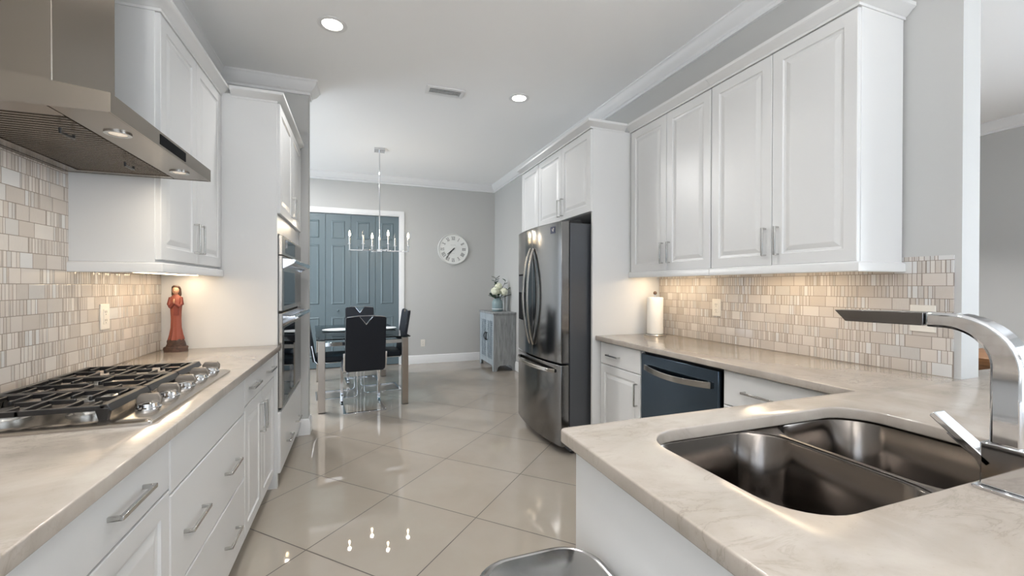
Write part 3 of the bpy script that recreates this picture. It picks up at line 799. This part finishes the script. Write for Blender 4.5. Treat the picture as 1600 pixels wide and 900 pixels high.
strip_light('slim lit strip light under the wall cabinet nearest the sink', 2.13, 1.4, 1.9, 1.389, L_UNDER, [(1.45, 1.85)])

# ---------------- fridge surround
t = thing('refrigerator_cabinet', 'white cabinet with tall side panel and two doors above the fridge', 'cabinet', (2.0, 3.3, 0))
b = MB(); b.box((1.672, 2.82, 0), (XR(2.84)-.004, 2.842, 2.50)); b.box((1.672, 3.79, 0), (XR(3.81)-.004, 3.81, 2.50)); b.box((1.672, 2.842, 1.86), (XR(3.8)-.004, 3.79, 2.50))
b.build('carcass', M_WHITE, t, bevel=.0015)
GX = 1.652
d = front(t, 'door', GX, -1, 2.823, 3.312, 1.862, 2.487); pull(d, GX, -1, 3.28, 1.97, .15, True)
d = front(t, 'door', GX, -1, 3.315, 3.806, 1.862, 2.487); pull(d, GX, -1, 3.347, 1.97, .15, True)
MB().sweep([(GX, 3.81), (GX, 2.82), (1.955, 2.82)], CCROWN, 2.492).build('crown_molding', M_WHITE, t)
t = thing('pantry_cabinet', 'tall narrow white pantry cabinet beyond the fridge', 'cabinet', (2.0, 4.03, 0))
carcass(t, 1.672, XR(4.26)-.004, 3.812, 4.26, .09, 2.50, toe=(1.75, XR(4.26)-.004))
front(t, 'door', GX, -1, 3.815, 4.257, .095, 2.487)
MB().sweep([(XR(4.26)-.004, 4.26), (GX, 4.26), (GX, 3.811)], CCROWN, 2.492).build('crown_molding', M_WHITE, t)

# ---------------- refrigerator
t = thing('refrigerator', 'stainless steel French-door fridge with bottom freezer and curved front', 'refrigerator', (1.85, 3.32, 0))
F0, F1 = 2.868, 3.775; FM = (F0+F1)/2
def fxc(y): u = (y-FM)/((F1-F0)/2); return 1.385+.047*u*u
MB().box((1.508, F0+.005, .03), (2.24, F1-.005, 1.775)).build('body', M_FRIDGESIDE, t, bevel=.004)
def fdoor(name, ya, yb, z0, z1, par, xb=1.50):
    b = MB(); n = 14
    pl = [(fxc(ya+(yb-ya)*i/n), ya+(yb-ya)*i/n) for i in range(n+1)]+[(xb, yb), (xb, ya)]
    b.prism(pl, z0, z1); return b.build(name, M_FRIDGE, par, bevel=.004)
dr = fdoor('door', F0, FM-.003, .705, 1.785, t)
dl = fdoor('door', FM+.003, F1, .705, 1.785, t)
fz = fdoor('freezer_drawer', F0, F1, .075, .690, t)
def fhandle(y, par, lean):
    h = MB(); pts = []; n = 18
    for i in range(n+1):
        a = i/n; z = .80+.81*a; s = math.sin(PI*a)
        pts.append((fxc(y)-.006-.062*s**.75, y+lean*.012*s, z))
    h.ribbon(pts, .026, .016, (0, 1, 0)); h.build('handle', M_STEEL, par, bevel=.004)
fhandle(FM-.035, dr, -1); fhandle(FM+.035, dl, 1)
h = MB(); pts = []
for i in range(19):
    a = i/18; y = F0+.07+(F1-F0-.14)*a; pts.append((fxc(y)-.006-.045*math.sin(PI*a)**.5, y, .640))
h.ribbon(pts, .028, .014, (0, 0, 1)); h.build('handle', M_STEEL, fz, bevel=.004)
# dispenser on the far door
def on_door(y0, y1, z0, z1, off, th, name, m, par):
    b = MB(); n = 6
    pl = [(fxc(y0+(y1-y0)*i/n)-off, y0+(y1-y0)*i/n) for i in range(n+1)]
    pl += [(p[0]+th, p[1]) for p in pl[::-1]]
    b.prism(pl, z0, z1); return b.build(name, m, par)
dp = on_door(3.50, 3.735, .985, 1.40, .003, .003, 'dispenser', M_DISPLAY, dl)
on_door(3.51, 3.725, 1.235, 1.385, .005, .002, 'dispenser_panel', M_FRIDGESIDE, dp)
bd = on_door(2.945, 3.005, 1.70, 1.752, .002, .002, 'badge', M_BADGE, dr)
b = MB(); x = fxc(2.975)-.0032
for yy, zz, hl in ((2.96, 1.735, .012), (2.968, 1.722, .016), (2.985, 1.730, .014), (2.992, 1.716, .008)): b.box((x-.0004, yy-.003, zz-hl/2), (x+.001, yy+.003, zz+hl/2))
b.build('badge_mark', M_PLASTIC, bd)
for yy in (F0+.02, F1-.09): MB().box((1.51, yy, 1.776), (1.62, yy+.07, 1.80)).build('hinge_cover', M_BLACK, t, bevel=.003)
b = MB(); b.box((1.53, F0+.02, .025), (1.56, F1-.02, .075)); b.build('kick_grille', M_BLACK, t)
for yy in (F0+.06, F1-.06):
    MB().cyl((1.56, yy, 0), (1.56, yy, .032), .022).build('foot', M_BLACK, t)
    MB().cyl((2.15, yy, 0), (2.15, yy, .032), .022).build('foot', M_BLACK, t)

# ---------------- small things on the worktops
t = thing('paper_towel_holder', 'upright holder with round base carrying the paper towel roll', 'paper towel holder', (2.155, 2.70, CT))
px, py = 2.155, 2.70
MB().lathe((px, py, CT), [(.082, 0), (.084, .004), (.08, .009), (.02, .011)], 36).build('base', M_NICKEL, t)
MB().cyl((px, py, CT+.008), (px, py, CT+.315), .007).build('post', M_NICKEL, t)
MB().ball((px, py, CT+.325), .014).build('finial', M_ROCK, t)
b = MB(); n = 40
b.lathe((px, py, CT+.012), [(.018, 0), (.058, 0), (.0605, .004), (.0605, .276), (.058, .28), (.018, .28), (.018, 0)], n, cap=False)
tag(b.build('paper_towel_roll', M_PAPER), 'white paper towel roll standing on the right worktop', 'paper towel')

sx_, sy_ = -.985, 2.925
t = thing('figurine', 'small carved figurine in a red robe on the left worktop', 'figurine', (sx_, sy_, CT))
b = MB(); prof = [(.05, 0), (.051, .014), (.049, .026), (.040, .030), (.037, .045), (.036, .058), (.030, .072)]
b.lathe((sx_, sy_, CT), prof, 22, 1.15, .85)
for v in b.bm.verts: 
    if v.co.z > CT+.005: v.co += Vector((rnd.uniform(-.004, .004), rnd.uniform(-.004, .004), rnd.uniform(-.003, .003)))
b.build('pedestal', M_ROCK, t)
zb = CT+.066
b = MB(); n = 30; rings = []
for z, rx, ry, fl in ((0, .036, .027, .10), (.006, .037, .028, .10), (.03, .031, .023, .1), (.07, .025, .019, .07), (.12, .024, .018, .05), (.165, .026, .019, .03), (.195, .029, .02, .02), (.225, .031, .019, .0), (.245, .027, .016, 0), (.255, .014, .011, 0), (.262, .009, .009, 0)):
    rings.append([(sx_+rx*math.cos(a)*(1+fl*math.sin(9*a)), sy_+ry*math.sin(a)*(1+fl*math.sin(9*a)), zb+z) for a in [2*PI*i/n for i in range(n)]])
b.loft(rings); b.build('robe', M_ROBE, t)
b = MB()
for q in (-1, 1):
    b.tube([(sx_+q*.024, sy_-.002, zb+.243), (sx_+q*.029, sy_-.008, zb+.205), (sx_+q*.020, sy_-.020, zb+.192), (sx_+q*.003, sy_-.027, zb+.212)], [.009, .0115, .012, .007], 12)
b.loft([[(sx_+.004+dx*f, sy_-.018+dy, zb+z) for dx, dy in ((-.008, -.004), (.010, -.004), (.014, .008), (-.010, .008))] for z, f in ((.20, .8), (.165, 1.1), (.14, 1.2))])
b.build('sleeve', M_SHAWL, t)
b = MB(); b.ball((sx_, sy_-.006, zb+.283), .0195, .80, .92, 1.2); b.cyl((sx_, sy_, zb+.25), (sx_, sy_-.003, zb+.275), .0085)
b.ball((sx_, sy_-.0245, zb+.281), .0035)            # nose
b.ball((sx_+.001, sy_-.031, zb+.222), .0075, .6, .8, 1.9)     # joined hands
b.build('head_and_hands', M_SKIN, t)
b = MB(); rings = []
for z, rx, ry, dy in ((.242, .018, .013, .010), (.258, .024, .017, .007), (.275, .0235, .019, .006), (.292, .0225, .021, .004), (.304, .019, .021, .0), (.312, .011, .012, -.002)):
    rings.append([(sx_+rx*math.cos(a), sy_+dy+ry*math.sin(a)*(1 if math.sin(a) > 0 else (.35 if z < .30 else .95)), zb+z) for a in [2*PI*i/22 for i in range(22)]])
b.loft(rings); b.build('hair', M_HAIR, t)

# trash can beside the peninsula end panel
t = thing('trash_can', 'stainless steel step trash can with domed lid beside the peninsula end', 'trash can', (.365, .73, 0))
def rl(i, z, r=.095):
    b0 = MB(); q = [(p[0], p[1], z+(.038 if z > .1 else 0)) for p in b0.rrect(.222+i, .555+i, .522-i, .915-i, max(.01, r-i), 8)]; b0.bm.free(); return q
b = MB(); b.loft([rl(.006, .02), rl(.004, .60)]); b.build('body', M_CAN, t)
b = MB(); b.loft([rl(.0, 0), rl(0, .03)]); b.build('base', M_BLACK, t)
b = MB(); b.loft([rl(.002, .598), rl(-.002, .602), rl(-.003, .618), rl(.003, .631), rl(.012, .635), rl(.020, .630)]); b.build('rim', M_CAN, t)
b = MB(); b.loft([rl(.022, .626), rl(.022, .634), rl(.026, .640), rl(.05, .646), rl(.09, .651, .1), rl(.13, .653, .14)]); b.build('lid', M_CAN, t)

# ---------------- ceiling fittings
def downlight(label, x, y, k=1., spread=105):
    t = thing('recessed_light', label, 'ceiling light', (x, y, CEIL-.008), 'recessed ceiling lights')
    b = MB(); b.lathe((x, y, CEIL), [(.062, -.0015), (.092, -.0005), (.094, -.004), (.088, -.008), (.066, -.006), (.062, -.0015)], 40, cap=False); b.build('trim_ring', M_TRIM, t)
    MB().cyl((x, y, CEIL-.0005), (x, y, CEIL-.0035), .063, 36).build('lens', M_LAMP, t)
    area_light('downlight_glow', (x, y, CEIL-.012), (0, 0, -1), .12, .12, L_DOWN*k, (1, .985, .965), 'DISK', math.radians(spread), parent=t)
downlight('recessed ceiling light nearer the oven tower, larger in view', -.17, 3.09)
downlight('recessed ceiling light near the fridge, beyond the vent', 1.405, 3.70, .35)
for k, (x, y) in enumerate(((-.05, 1.0), (1.05, 1.75), (.6, -1.2), (2.6, -2.2), (4.6, -1.2), (4.6, 2.6), (-1.75, 5.9), (-.82, 5.2))):  # last two are added, hidden from view, to brighten the dining back wall
    downlight(['recessed ceiling light over the near end of the cooktop run', 'recessed ceiling light over the sink', 'recessed ceiling light behind the camera', 'recessed ceiling light by the sliding doors', 'recessed ceiling light in the living room near its window', 'recessed ceiling light deep in the living room', 'added unseen ceiling light brightening the dining area left of the closet', 'added ceiling light hidden past the wall end, brightening the dining area'][k], x, y, (1., .8, 1., 1., 2., 6., 8., 6.)[k], 175 if k > 5 else 105)
# uplight lamp added out of view behind the camera, bouncing fill off the ceiling
lx, ly = -.6, -1.7
t = thing('added_uplight', 'added uplight lamp out of view behind the camera, for ceiling bounce', 'lamp', (lx, ly, 0))
MB().lathe((lx, ly, 0), [(.14, 0), (.14, .012), (.03, .025)], 32).build('base', M_NICKEL, t)
MB().cyl((lx, ly, .02), (lx, ly, 1.72), .012).build('pole', M_NICKEL, t)
MB().lathe((lx, ly, 1.70), [(.02, 0), (.09, .03), (.15, .09), (.165, .14), (.16, .14), (.145, .09), (.085, .04), (.02, .012)], 36).build('lamp_shade', M_NICKEL, t)
MB().ball((lx, ly, 1.755), .032).build('bulb', M_BULB, t)
area_light('uplight_fill', (lx, ly, 1.85), (0, 0, 1), .24, .24, L_FILL_UPLIGHT, (1, .985, .97), 'DISK', parent=t)
t = thing('ceiling_vent', 'white louvred air vent in the kitchen ceiling', 'vent', (.73, 3.8, CEIL-.012))
vx0, vx1, vy0, vy1 = .558, .90, 3.72, 3.885
MB().box((vx0+.03, vy0+.03, CEIL-.002), (vx1-.03, vy1-.03, CEIL-.0005)).build('duct', M_GRILLE, t)
b = MB()
b.box((vx0, vy0, CEIL-.012), (vx1, vy0+.032, CEIL-.0005)); b.box((vx0, vy1-.032, CEIL-.012), (vx1, vy1, CEIL-.0005))
b.box((vx0, vy0+.032, CEIL-.012), (vx0+.032, vy1-.032, CEIL-.0005)); b.box((vx1-.032, vy0+.032, CEIL-.012), (vx1, vy1-.032, CEIL-.0005))
b.build('frame', M_TRIM, t, bevel=.002)
b = MB()
for i in range(4):
    y = vy0+.044+i*.026; b.obox(((vx0+vx1)/2, y, CEIL-.006), ((1, 0, 0), (0, .35, .94), (0, -.94, .35)), ((vx1-vx0)/2-.033, .005, .001))
b.build('louvre', M_TRIM, t)

# ---------------- wall clock
t = thing('wall_clock', 'round white wall clock with grey Roman numerals and black hands', 'clock', (1.505, YB, 1.66))
cx, cz, cr = 1.505, 1.916, .262
def disc(b, r0, r1, ya, yb, n=56):
    b.loft([[(cx+r*math.cos(2*PI*i/n), y, cz+r*math.sin(2*PI*i/n)) for i in range(n)] for r, y in ((r0, ya), (r1, yb))])
b = MB(); disc(b, cr-.012, cr-.012, YB-.001, YB-.022); b.build('face', M_CLOCKFACE, t)
b = MB(); n = 56
b.loft([[(cx+r*math.cos(2*PI*i/n), y, cz+r*math.sin(2*PI*i/n)) for i in range(n)] for r, y in ((cr-.016, YB-.0222), (cr-.016, YB-.03), (cr-.008, YB-.036), (cr, YB-.03), (cr, YB-.001))], cap=False); b.build('rim', M_CLOCKRIM, t)
fy_ = YB-.0225
def stroke(b, p, q, wd, y=fy_, th=.0012):
    b.obox(((p[0]+q[0])/2, y, (p[1]+q[1])/2), ((q[0]-p[0], 0, q[1]-p[1]), (0, 1, 0), (-(q[1]-p[1]), 0, q[0]-p[0])), (math.hypot(q[0]-p[0], q[1]-p[1])/2, th/2, wd/2))
NUM = ['XII', 'I', 'II', 'III', 'IIII', 'V', 'VI', 'VII', 'VIII', 'IX', 'X', 'XI']
for i, s in enumerate(NUM):
    a = math.radians(30*i); e_r = Vector((math.sin(a), math.cos(a))); e_t = Vector((math.cos(a), -math.sin(a)))
    H = .056; wds = [{'I': .015, 'V': .032, 'X': .032}[c] for c in s]; tot = sum(wds); u = -tot/2; b = MB()
    C0 = Vector((cx, cz))+e_r*.185
    def P2(x, y): q = C0+e_t*x+e_r*y; return (q.x, q.y)
    for c, wd in zip(s, wds):
        um = u+wd/2
        if c == 'I': stroke(b, P2(um, -H/2), P2(um, H/2), .008)
        elif c == 'V': stroke(b, P2(um-.012, H/2), P2(um, -H/2), .008); stroke(b, P2(um+.012, H/2), P2(um, -H/2), .004)
        else: stroke(b, P2(um-.012, H/2), P2(um+.012, -H/2), .008); stroke(b, P2(um+.012, H/2), P2(um-.012, -H/2), .004)
        u += wd
    for yy in (-H/2, H/2): stroke(b, P2(-tot/2, yy), P2(tot/2, yy), .003)
    b.build('numeral', M_CLOCKNUM, t)
b = MB()
for k in range(9): stroke(b, (cx-.045+.0105*k, cz+.068-.002*math.sin(k*1.9)), (cx-.038+.0105*k, cz+.072+.003*math.sin(k*2.3)), .003)
for k in range(5): stroke(b, (cx-.03+.011*k, cz-.072), (cx-.022+.011*k, cz-.070), .003)
b.build('dial_print', M_CLOCKNUM, t)
def hand(name, ang, ln, wd, y):
    a = math.radians(ang); d = (math.sin(a), math.cos(a)); b = MB()
    stroke(b, (cx-d[0]*.03, cz-d[1]*.03), (cx+d[0]*ln, cz+d[1]*ln), wd, y, .002)
    b.build(name, M_BLACK, t)
hand('hour_hand', 228.5, .135, .013, YB-.026); hand('minute_hand', 219, .19, .009, YB-.029)
MB().cyl((cx, YB-.0226, cz), (cx, YB-.031, cz), .011).build('pivot', M_BLACK, t)

# ------------------------------------------------------------------ dining area
TROT = math.radians(5.5); TC = Vector((-.018, 5.50, 0))
def rot_root(o, loc, rz): o.location = loc; o.rotation_euler = (0, 0, rz)
t = thing('dining_table', 'glass-topped dining table with square steel legs', 'table', (0, 0, 0))
b = MB(); b.box((-.468, -.83, .738), (.468, .83, .75)); b.build('tabletop', M_TGLASS, t, bevel=.002)
for sx in (-1, 1):
    for sy in (-1, 1):
        b = MB(); b.box((sx*.45, sy*.81, .004), (sx*.385, sy*.745, .73)); lg = b.build('leg', M_LEGSTEEL, t, bevel=.003)
        b = MB(); b.box((sx*.45, sy*.81, .0), (sx*.385, sy*.745, .004)); b.build('foot_pad', M_BLACK, lg)
        b = MB(); b.box((sx*.445, sy*.805, .73), (sx*.39, sy*.75, .738)); b.build('glass_pad', M_BLACK, lg)
for sx in (-1, 1):
    b = MB(); b.box((sx*.435, -.745, .672), (sx*.40, .745, .712)); b.build('rail', M_CHROME, t, bevel=.002)
for sy in (-1, 1):
    b = MB(); b.box((-.385, sy*.795, .672), (.385, sy*.76, .712)); b.build('rail', M_CHROME, t, bevel=.002)
rot_root(t, TC, TROT)

def make_chair(label):
    t = thing('dining_chair', label, 'chair', (0, 0, 0), 'dining chairs')
    # seat faces +Y; back at y=-0.23
    b = MB(); rr = lambda z, i: [(p[0], p[1], z) for p in MBR(-.205+i, -.20+i, .205-i, .235-i, .035)]
    b.loft([rr(.425, .012), rr(.432, 0), rr(.475, 0), rr(.487, .006), rr(.492, .02)]); b.build('seat', M_LEATHER, t)
    # tall back panel with a V notch under a chrome grip
    def yb(z): return -.215-.085*(z-.43)/.55
    H0, H1 = .43, .985; W = .193
    out = [(-W+.02, H0), (W-.02, H0), (W, H0+.02), (W, H1-.022), (W-.012, H1-.004), (.075, H1+.004), (.062, H1-.004), (0, H1-.082), (-.062, H1-.004), (-.075, H1+.004), (-W+.012, H1-.004), (-W, H1-.022), (-W, H0+.02)]
    b = MB(); b.loft([[(x, yb(z)-.019, z) for x, z in out], [(x, yb(z)+.019, z) for x, z in out]]); b.build('backrest', M_LEATHER, t, bevel=.007, seg=3)
    b = MB(); zg = H1+.001; b.ribbon([(-W+.014, yb(zg), zg-.004), (-.075, yb(zg), zg+.007), (.075, yb(zg), zg+.007), (W-.014, yb(zg), zg-.004)], .034, .006, (0, 1, 0)); g = b.build('grip_rail', M_CHROME, t, bevel=.001)
    b = MB(); b.ribbon([(-.06, yb(H1), H1-.002), (0, yb(H1-.08), H1-.078), (.06, yb(H1), H1-.002)], .036, .004, (0, 1, 0)); b.build('notch_trim', M_CHROME, t)
    for s in (-1, 1):
        x = s*.195
        b = MB(); b.ribbon([(x, -.17, .006), (x, .215, .006), (x, .238, .03), (x, .238, .40), (x, .215, .420), (x, -.185, .420), (x, -.213, .45), (x, yb(.62)+.002, .62)], .03, .010, (1, 0, 0))
        b.build('side_frame', M_CHROME, t, bevel=.002)
    b = MB(); b.box((-.21, -.2, .001), (.21, -.17, .011)); b.build('floor_bar', M_CHROME, t, bevel=.002)
    b = MB(); b.box((-.18, .20, .414), (.18, .23, .424)); b.box((-.18, -.15, .414), (.18, -.12, .424)); b.build('seat_support', M_CHROME, t, bevel=.002)
    return t
def MBR(x0, y0, x1, y1, r):
    m = MB(); q = m.rrect(x0, y0, x1, y1, r, 6); m.bm.free(); return q
chair = make_chair('dark dining chair nearest the camera, showing its full back at the table end')
chairs = [((.038, 4.745, 0), TROT, None),
          ((.275, 5.58, 0), PI/2+TROT, 'dark dining chair on the right side of the glass table, seen edge-on'),
          ((-.275, 5.40, 0), -PI/2+TROT, 'dark dining chair at the left side, partly behind the wall end'),
          ((.035, 6.15, 0), PI+TROT, 'dark dining chair at the far end by the closet doors')]
for k, (loc, rz, lb) in enumerate(chairs):
    c = chair if k == 0 else copy_tree(chair)
    rot_root(c, loc, rz)
    if lb: c['label'] = lb
def plate(label, x, y):
    b = MB(); b.lathe((x, y, .7505), [(.02, .002), (.10, .0), (.105, .002), (.165, .012), (.168, .015), (.163, .015), (.104, .006), (.02, .006)], 44)
    tag(b.build('dinner_plate', M_PLATE), label, 'plate', 'plates on the dining table')
plate('white plate on the left side of the glass table', -.25, 5.50)
plate('white plate on the right side of the glass table', .275, 5.55)

# ---------------- chandelier
hx, hy, hz = .246, 5.70, 1.755
t = thing('chandelier', 'chrome linear candle chandelier hanging above the dining table', 'chandelier', (hx, hy, hz))
b = MB(); b.box((hx-.065, hy-.065, CEIL-.03), (hx+.065, hy+.065, CEIL-.0005)); b.build('canopy', M_CHROME, t, bevel=.003)
MB().cyl((hx, hy, hz), (hx, hy, CEIL-.03), .0065, 12).build('stem', M_CHROME, t)
b = MB(); b.box((hx-.03, hy-.03, hz-.03), (hx+.03, hy+.03, hz+.006)); b.cyl((hx, hy, hz), (hx, hy, hz+.16), .011); b.build('hub', M_CHROME, t, bevel=.002)
# chain of sockets: (dx, dy, lit)
for dx, dy, lit in ((-.36, 0, 1), (.36, 0, 1), (-.20, -.10, 0), (.20, .10, 0), (-.085, .19, 1), (.095, -.19, 1)):
    x, y = hx+dx, hy+dy; z0 = hz-.012
    d = Vector((dx, dy, 0)).normalized()
    b = MB(); b.bar((hx+d.x*.02, hy+d.y*.02, z0), (x, y, z0), .013, .013); b.box((x-.0065, y-.0065, z0-.0065), (x+.0065, y+.0065, z0+.075)); b.box((x-.02, y-.02, z0+.07), (x+.02, y+.02, z0+.078)); arm = b.build('arm', M_CHROME, t, bevel=.001)
    MB().cyl((x, y, z0+.078), (x, y, z0+.175), .0105, 14).build('candle_sleeve', M_NICKEL, arm)
    zb = z0+.175
    b = MB(); b.lathe((x, y, zb), [(.006, 0), (.010, .008), (.0125, .022), (.010, .040), (.005, .056), (.0015, .070)], 16); b.build('bulb', M_BULB if lit else M_CLEAR, arm)
    if lit:
        ld = bpy.data.lights.new('bulb_glow', 'POINT'); ld.energy = L_BULB; ld.shadow_soft_size = .02; ld.color = (1, .86, .68)
        lo = bpy.data.objects.new('bulb_glow', ld); COL.objects.link(lo); lo.parent = t; lo.location = Vector((x, y, zb+.11))-t.location

# ---------------- sideboard with vases
X0, X1, Y0, Y1 = 1.90, 2.255, 6.06, 6.84
t = thing('sideboard', 'weathered blue-grey sideboard with carved doors against the right wall', 'cabinet', ((X0+X1)/2, (Y0+Y1)/2, 0))
b = MB(); b.box((X0-.012, Y0-.015, .862), (X1, Y1+.015, .89)); b.build('top', M_CONSOLE, t, bevel=.004)
b = MB()
def foot_profile(a0, a1, w): return [(a0, 0), (a0+w, 0), (a0+w+.022, .062), (a0+w+.05, .085), (a1-w-.05, .085), (a1-w-.022, .062), (a1-w, 0), (a1, 0), (a1, .862), (a0, .862)]
for yy in (Y0, Y1-.022):
    b.prism(foot_profile(X0, X1, .05), yy, yy+.022, 'y')
b.box((X0+.022, Y0+.022, .085), (X1-.003, Y1-.022, .11)); b.box((X1-.02, Y0+.022, .11), (X1-.003, Y1-.022, .862))
b.build('carcass', M_CONSOLE, t, bevel=.002)
b = MB(); b.prism(foot_profile(Y0+.022, Y1-.022, .03)[:8]+[(Y1-.022, .13), (Y0+.022, .13)], X0, X0+.022, 'x')
b.box((X0, Y0+.022, .79), (X0+.022, Y1-.022, .862)); b.box((X0, Y0+.022, .13), (X0+.022, Y0+.05, .79)); b.box((X0, Y1-.05, .13), (X0+.022, Y1-.022, .79))
b.build('face_frame', M_CONSOLEF, t, bevel=.002)
ym = (Y0+Y1)/2
for s, (ya, yb_) in ((-1, (Y0+.052, ym-.0015)), (1, (ym+.0015, Y1-.052))):
    b = MB(); b.panel((X0+.004, ya, .132), (0, 1, 0), (0, 0, 1), (-1, 0, 0), yb_-ya, .656, [(0, 0), (.03, 0), (.034, -.005), (.038, -.005)], t=.016)
    d = b.build('door', M_CONSOLEF, t)
    MB().box((X0+.0078, ya+.04, .172), (X0+.0088, yb_-.04, .748)).build('field_panel', M_CONSOLED, d)
    c = MB(); yc_, zc_ = (ya+yb_)/2, .46; xf = X0+.0088
    # carved tracery: two medallions of petals with rings and corner leaves
    for cz_ in (.235, .385, .535, .685):
        for rr_, k in ((.026, 7), (.055, 12), (.082, 16)):
            for i in range(k):
                a = 2*PI*i/k+(.2 if rr_ > .04 else 0)
                y, z = yc_+rr_*math.cos(a)*1.45, cz_+rr_*math.sin(a)
                if abs(y-yc_) > (yb_-ya)/2-.045: continue
                c.obox((xf-.003, y, z), ((1, 0, 0), (0, math.cos(a), math.sin(a)), (0, -math.sin(a), math.cos(a))), (.003, .013, .005))
        c.cyl((xf, yc_, cz_), (xf-.006, yc_, cz_), .009, 10)
    c.build('carving', M_CONSOLEF, d, bevel=.002)
    hy_ = ym+s*(-.03) if s > 0 else ym-.03
    hy_ = ym+s*.028
    h = MB()
    for zz in (.445, .555): h.cyl((X0+.006, hy_, zz), (X0-.016, hy_, zz), .008, 10)
    for i in range(1):
        pts = [(X0-.012-.012*math.sin(PI*q/10), hy_-s*.0+s*.030*math.sin(PI*q/10), .445+.11*q/10) for q in range(11)]
        h.tube(pts, .0085, 8)
    h.build('ring_pull', M_BLACK, d)
vx, vy = 2.055, 6.36
t = thing('vase', 'rounded blue-grey ceramic vase holding white flowers on the sideboard', 'vase', (vx, vy, .89))
b = MB(); b.lathe((vx, vy, .89), [(.05, 0), (.078, .004), (.085, .02), (.087, .10), (.085, .145), (.07, .18), (.05, .198), (.046, .208), (.05, .218), (.044, .218), (.04, .206), (.044, .195), (.06, .17), (.02, .03)], 36)
b.build('body', M_VASE, t)
b = MB(); b.lathe((vx, vy, .89), [(.0866, .036), (.0882, .039), (.0884, .044), (.087, .047)], 36, cap=False); b.build('glaze_band', M_WHITECER, t)
t = thing('bouquet', 'bunch of white blooms and dark leaves in the blue-grey vase', 'flowers', (vx, vy, 1.09))
def stem(p, q): return [(p[0]+(q[0]-p[0])*k/4, p[1]+(q[1]-p[1])*k/4, p[2]+(q[2]-p[2])*k/4+.01*math.sin(PI*k/4)) for k in range(5)]
blooms = [(vx-.06, vy-.06, 1.215, .062), (vx+.085, vy-.06, 1.2, .062), (vx+.02, vy+.0, 1.285, .058), (vx+.0, vy+.03, 1.19, .05)]
for x, y, z, r in blooms:
    b = MB()
    for k in range(64):
        u = rnd.uniform(-.85, 1); th = 2.399963*k; s = math.sqrt(max(0, 1-u*u)); n_ = Vector((s*math.cos(th), s*math.sin(th), u))
        p = Vector((x, y, z))+n_*r*.82
        a = n_.cross(Vector((.3, .5, .8))).normalized(); c = n_.cross(a)
        b.loft([[p+a*.017*math.cos(q)+c*.017*math.sin(q)+n_*.0 for q in [2*PI*i/6 for i in range(6)]], [p+a*.021*math.cos(q)+c*.021*math.sin(q)+n_*.008 for q in [2*PI*i/6 for i in range(6)]]])
    b.ball((x, y, z), r*.8, n=12, m=8)
    fl = b.build('flower', M_PETAL, t, smooth=False)
    b = MB(); b.tube(stem((vx+(x-vx)*.2, vy+(y-vy)*.2, 1.06), (x, y, z-r*.6)), .004, 6); b.build('stem', M_LEAF, fl)
def leaf(b, p, d, ln, wd):
    p = Vector(p); d = Vector(d).normalized(); s = d.cross(Vector((0, 0, 1)))
    if s.length < .1: s = Vector((1, 0, 0))
    s.normalize(); nn = s.cross(d); up = []
    prof = ((0, .05), (.2, .7), (.45, 1), (.75, .65), (1, .04))
    b.loft([[p+d*ln*q+s*wd*k*w_+nn*(.004*k*k-.12*ln*q*q+o_) for k, o_ in ((-1, 0), (0, -.004), (1, 0), (0, .0015-.004))] for q, w_ in prof])
for tip, nl in (((vx-.035, vy, 1.42), 12), ((vx+.13, vy-.02, 1.37), 5), ((vx-.14, vy-.03, 1.16), 5), ((vx-.11, vy-.09, 1.12), 4), ((vx+.17, vy-.04, 1.24), 4), ((vx+.15, vy-.06, 1.14), 3), ((vx-.01, vy-.09, 1.13), 4)):
    pts = stem((vx, vy, 1.07), tip); b = MB(); b.tube(pts, .003, 6)
    for k in range(nl):
        f = .35+.65*k/max(1, nl-1); p = Vector((vx, vy, 1.07)).lerp(Vector(tip), f); a = rnd.uniform(0, 2*PI)
        leaf(b, p, (math.cos(a), math.sin(a), rnd.uniform(.3, 1.3)), rnd.uniform(.055, .085), .022)
    b.build('leaf_sprig', M_LEAF, t)
b = MB(); wx, wy = 2.18, 6.56
b.lathe((wx, wy, .89), [(.038, 0), (.042, .005), (.036, .03), (.032, .12), (.04, .2), (.066, .27), (.085, .31), (.08, .31), (.058, .262), (.026, .19), (.02, .03)], 32)
tag(b.build('flared_vase', M_WHITECER), 'slim white flared vase half hidden behind the blue-grey vase', 'vase')

# ---------------- living room glimpse beyond the wall end
t = thing('wooden_bench', 'brown wooden bench glimpsed in the living room past the wall end', 'bench', (5.2, 2.0, 0))
b = MB(); b.box((4.86, 1.45, .64), (5.9, 2.3, .70)); b.build('top', M_BROWN, t, bevel=.004)
b = MB(); b.box((4.92, 1.5, .56), (5.85, 2.25, .64)); b.build('apron', M_BROWN, t, bevel=.003)
for x in (4.92, 5.78):
    for y in (1.5, 2.18):
        b = MB(); b.box((x, y, 0), (x+.07, y+.07, .56)); b.build('leg', M_BROWN, t, bevel=.003)
b = MB(); b.box((4.93, 1.57, .22), (5.84, 2.18, .25)); b.build('shelf', M_BROWN, t, bevel=.003)

# repeats of one kind share a group
GROUPS = {'base_cabinet': 'white base cabinets', 'upper_cabinet': 'white wall cabinets', 'power_outlet': 'white power outlets', 'under_cabinet_light': 'under-cabinet strip lights', 'countertop': 'beige quartz worktops'}
for o in SC.objects:
    k = o.name.split('.')[0]
    if o.parent is None and k in GROUPS and o.get('category'): o['group'] = GROUPS[k]
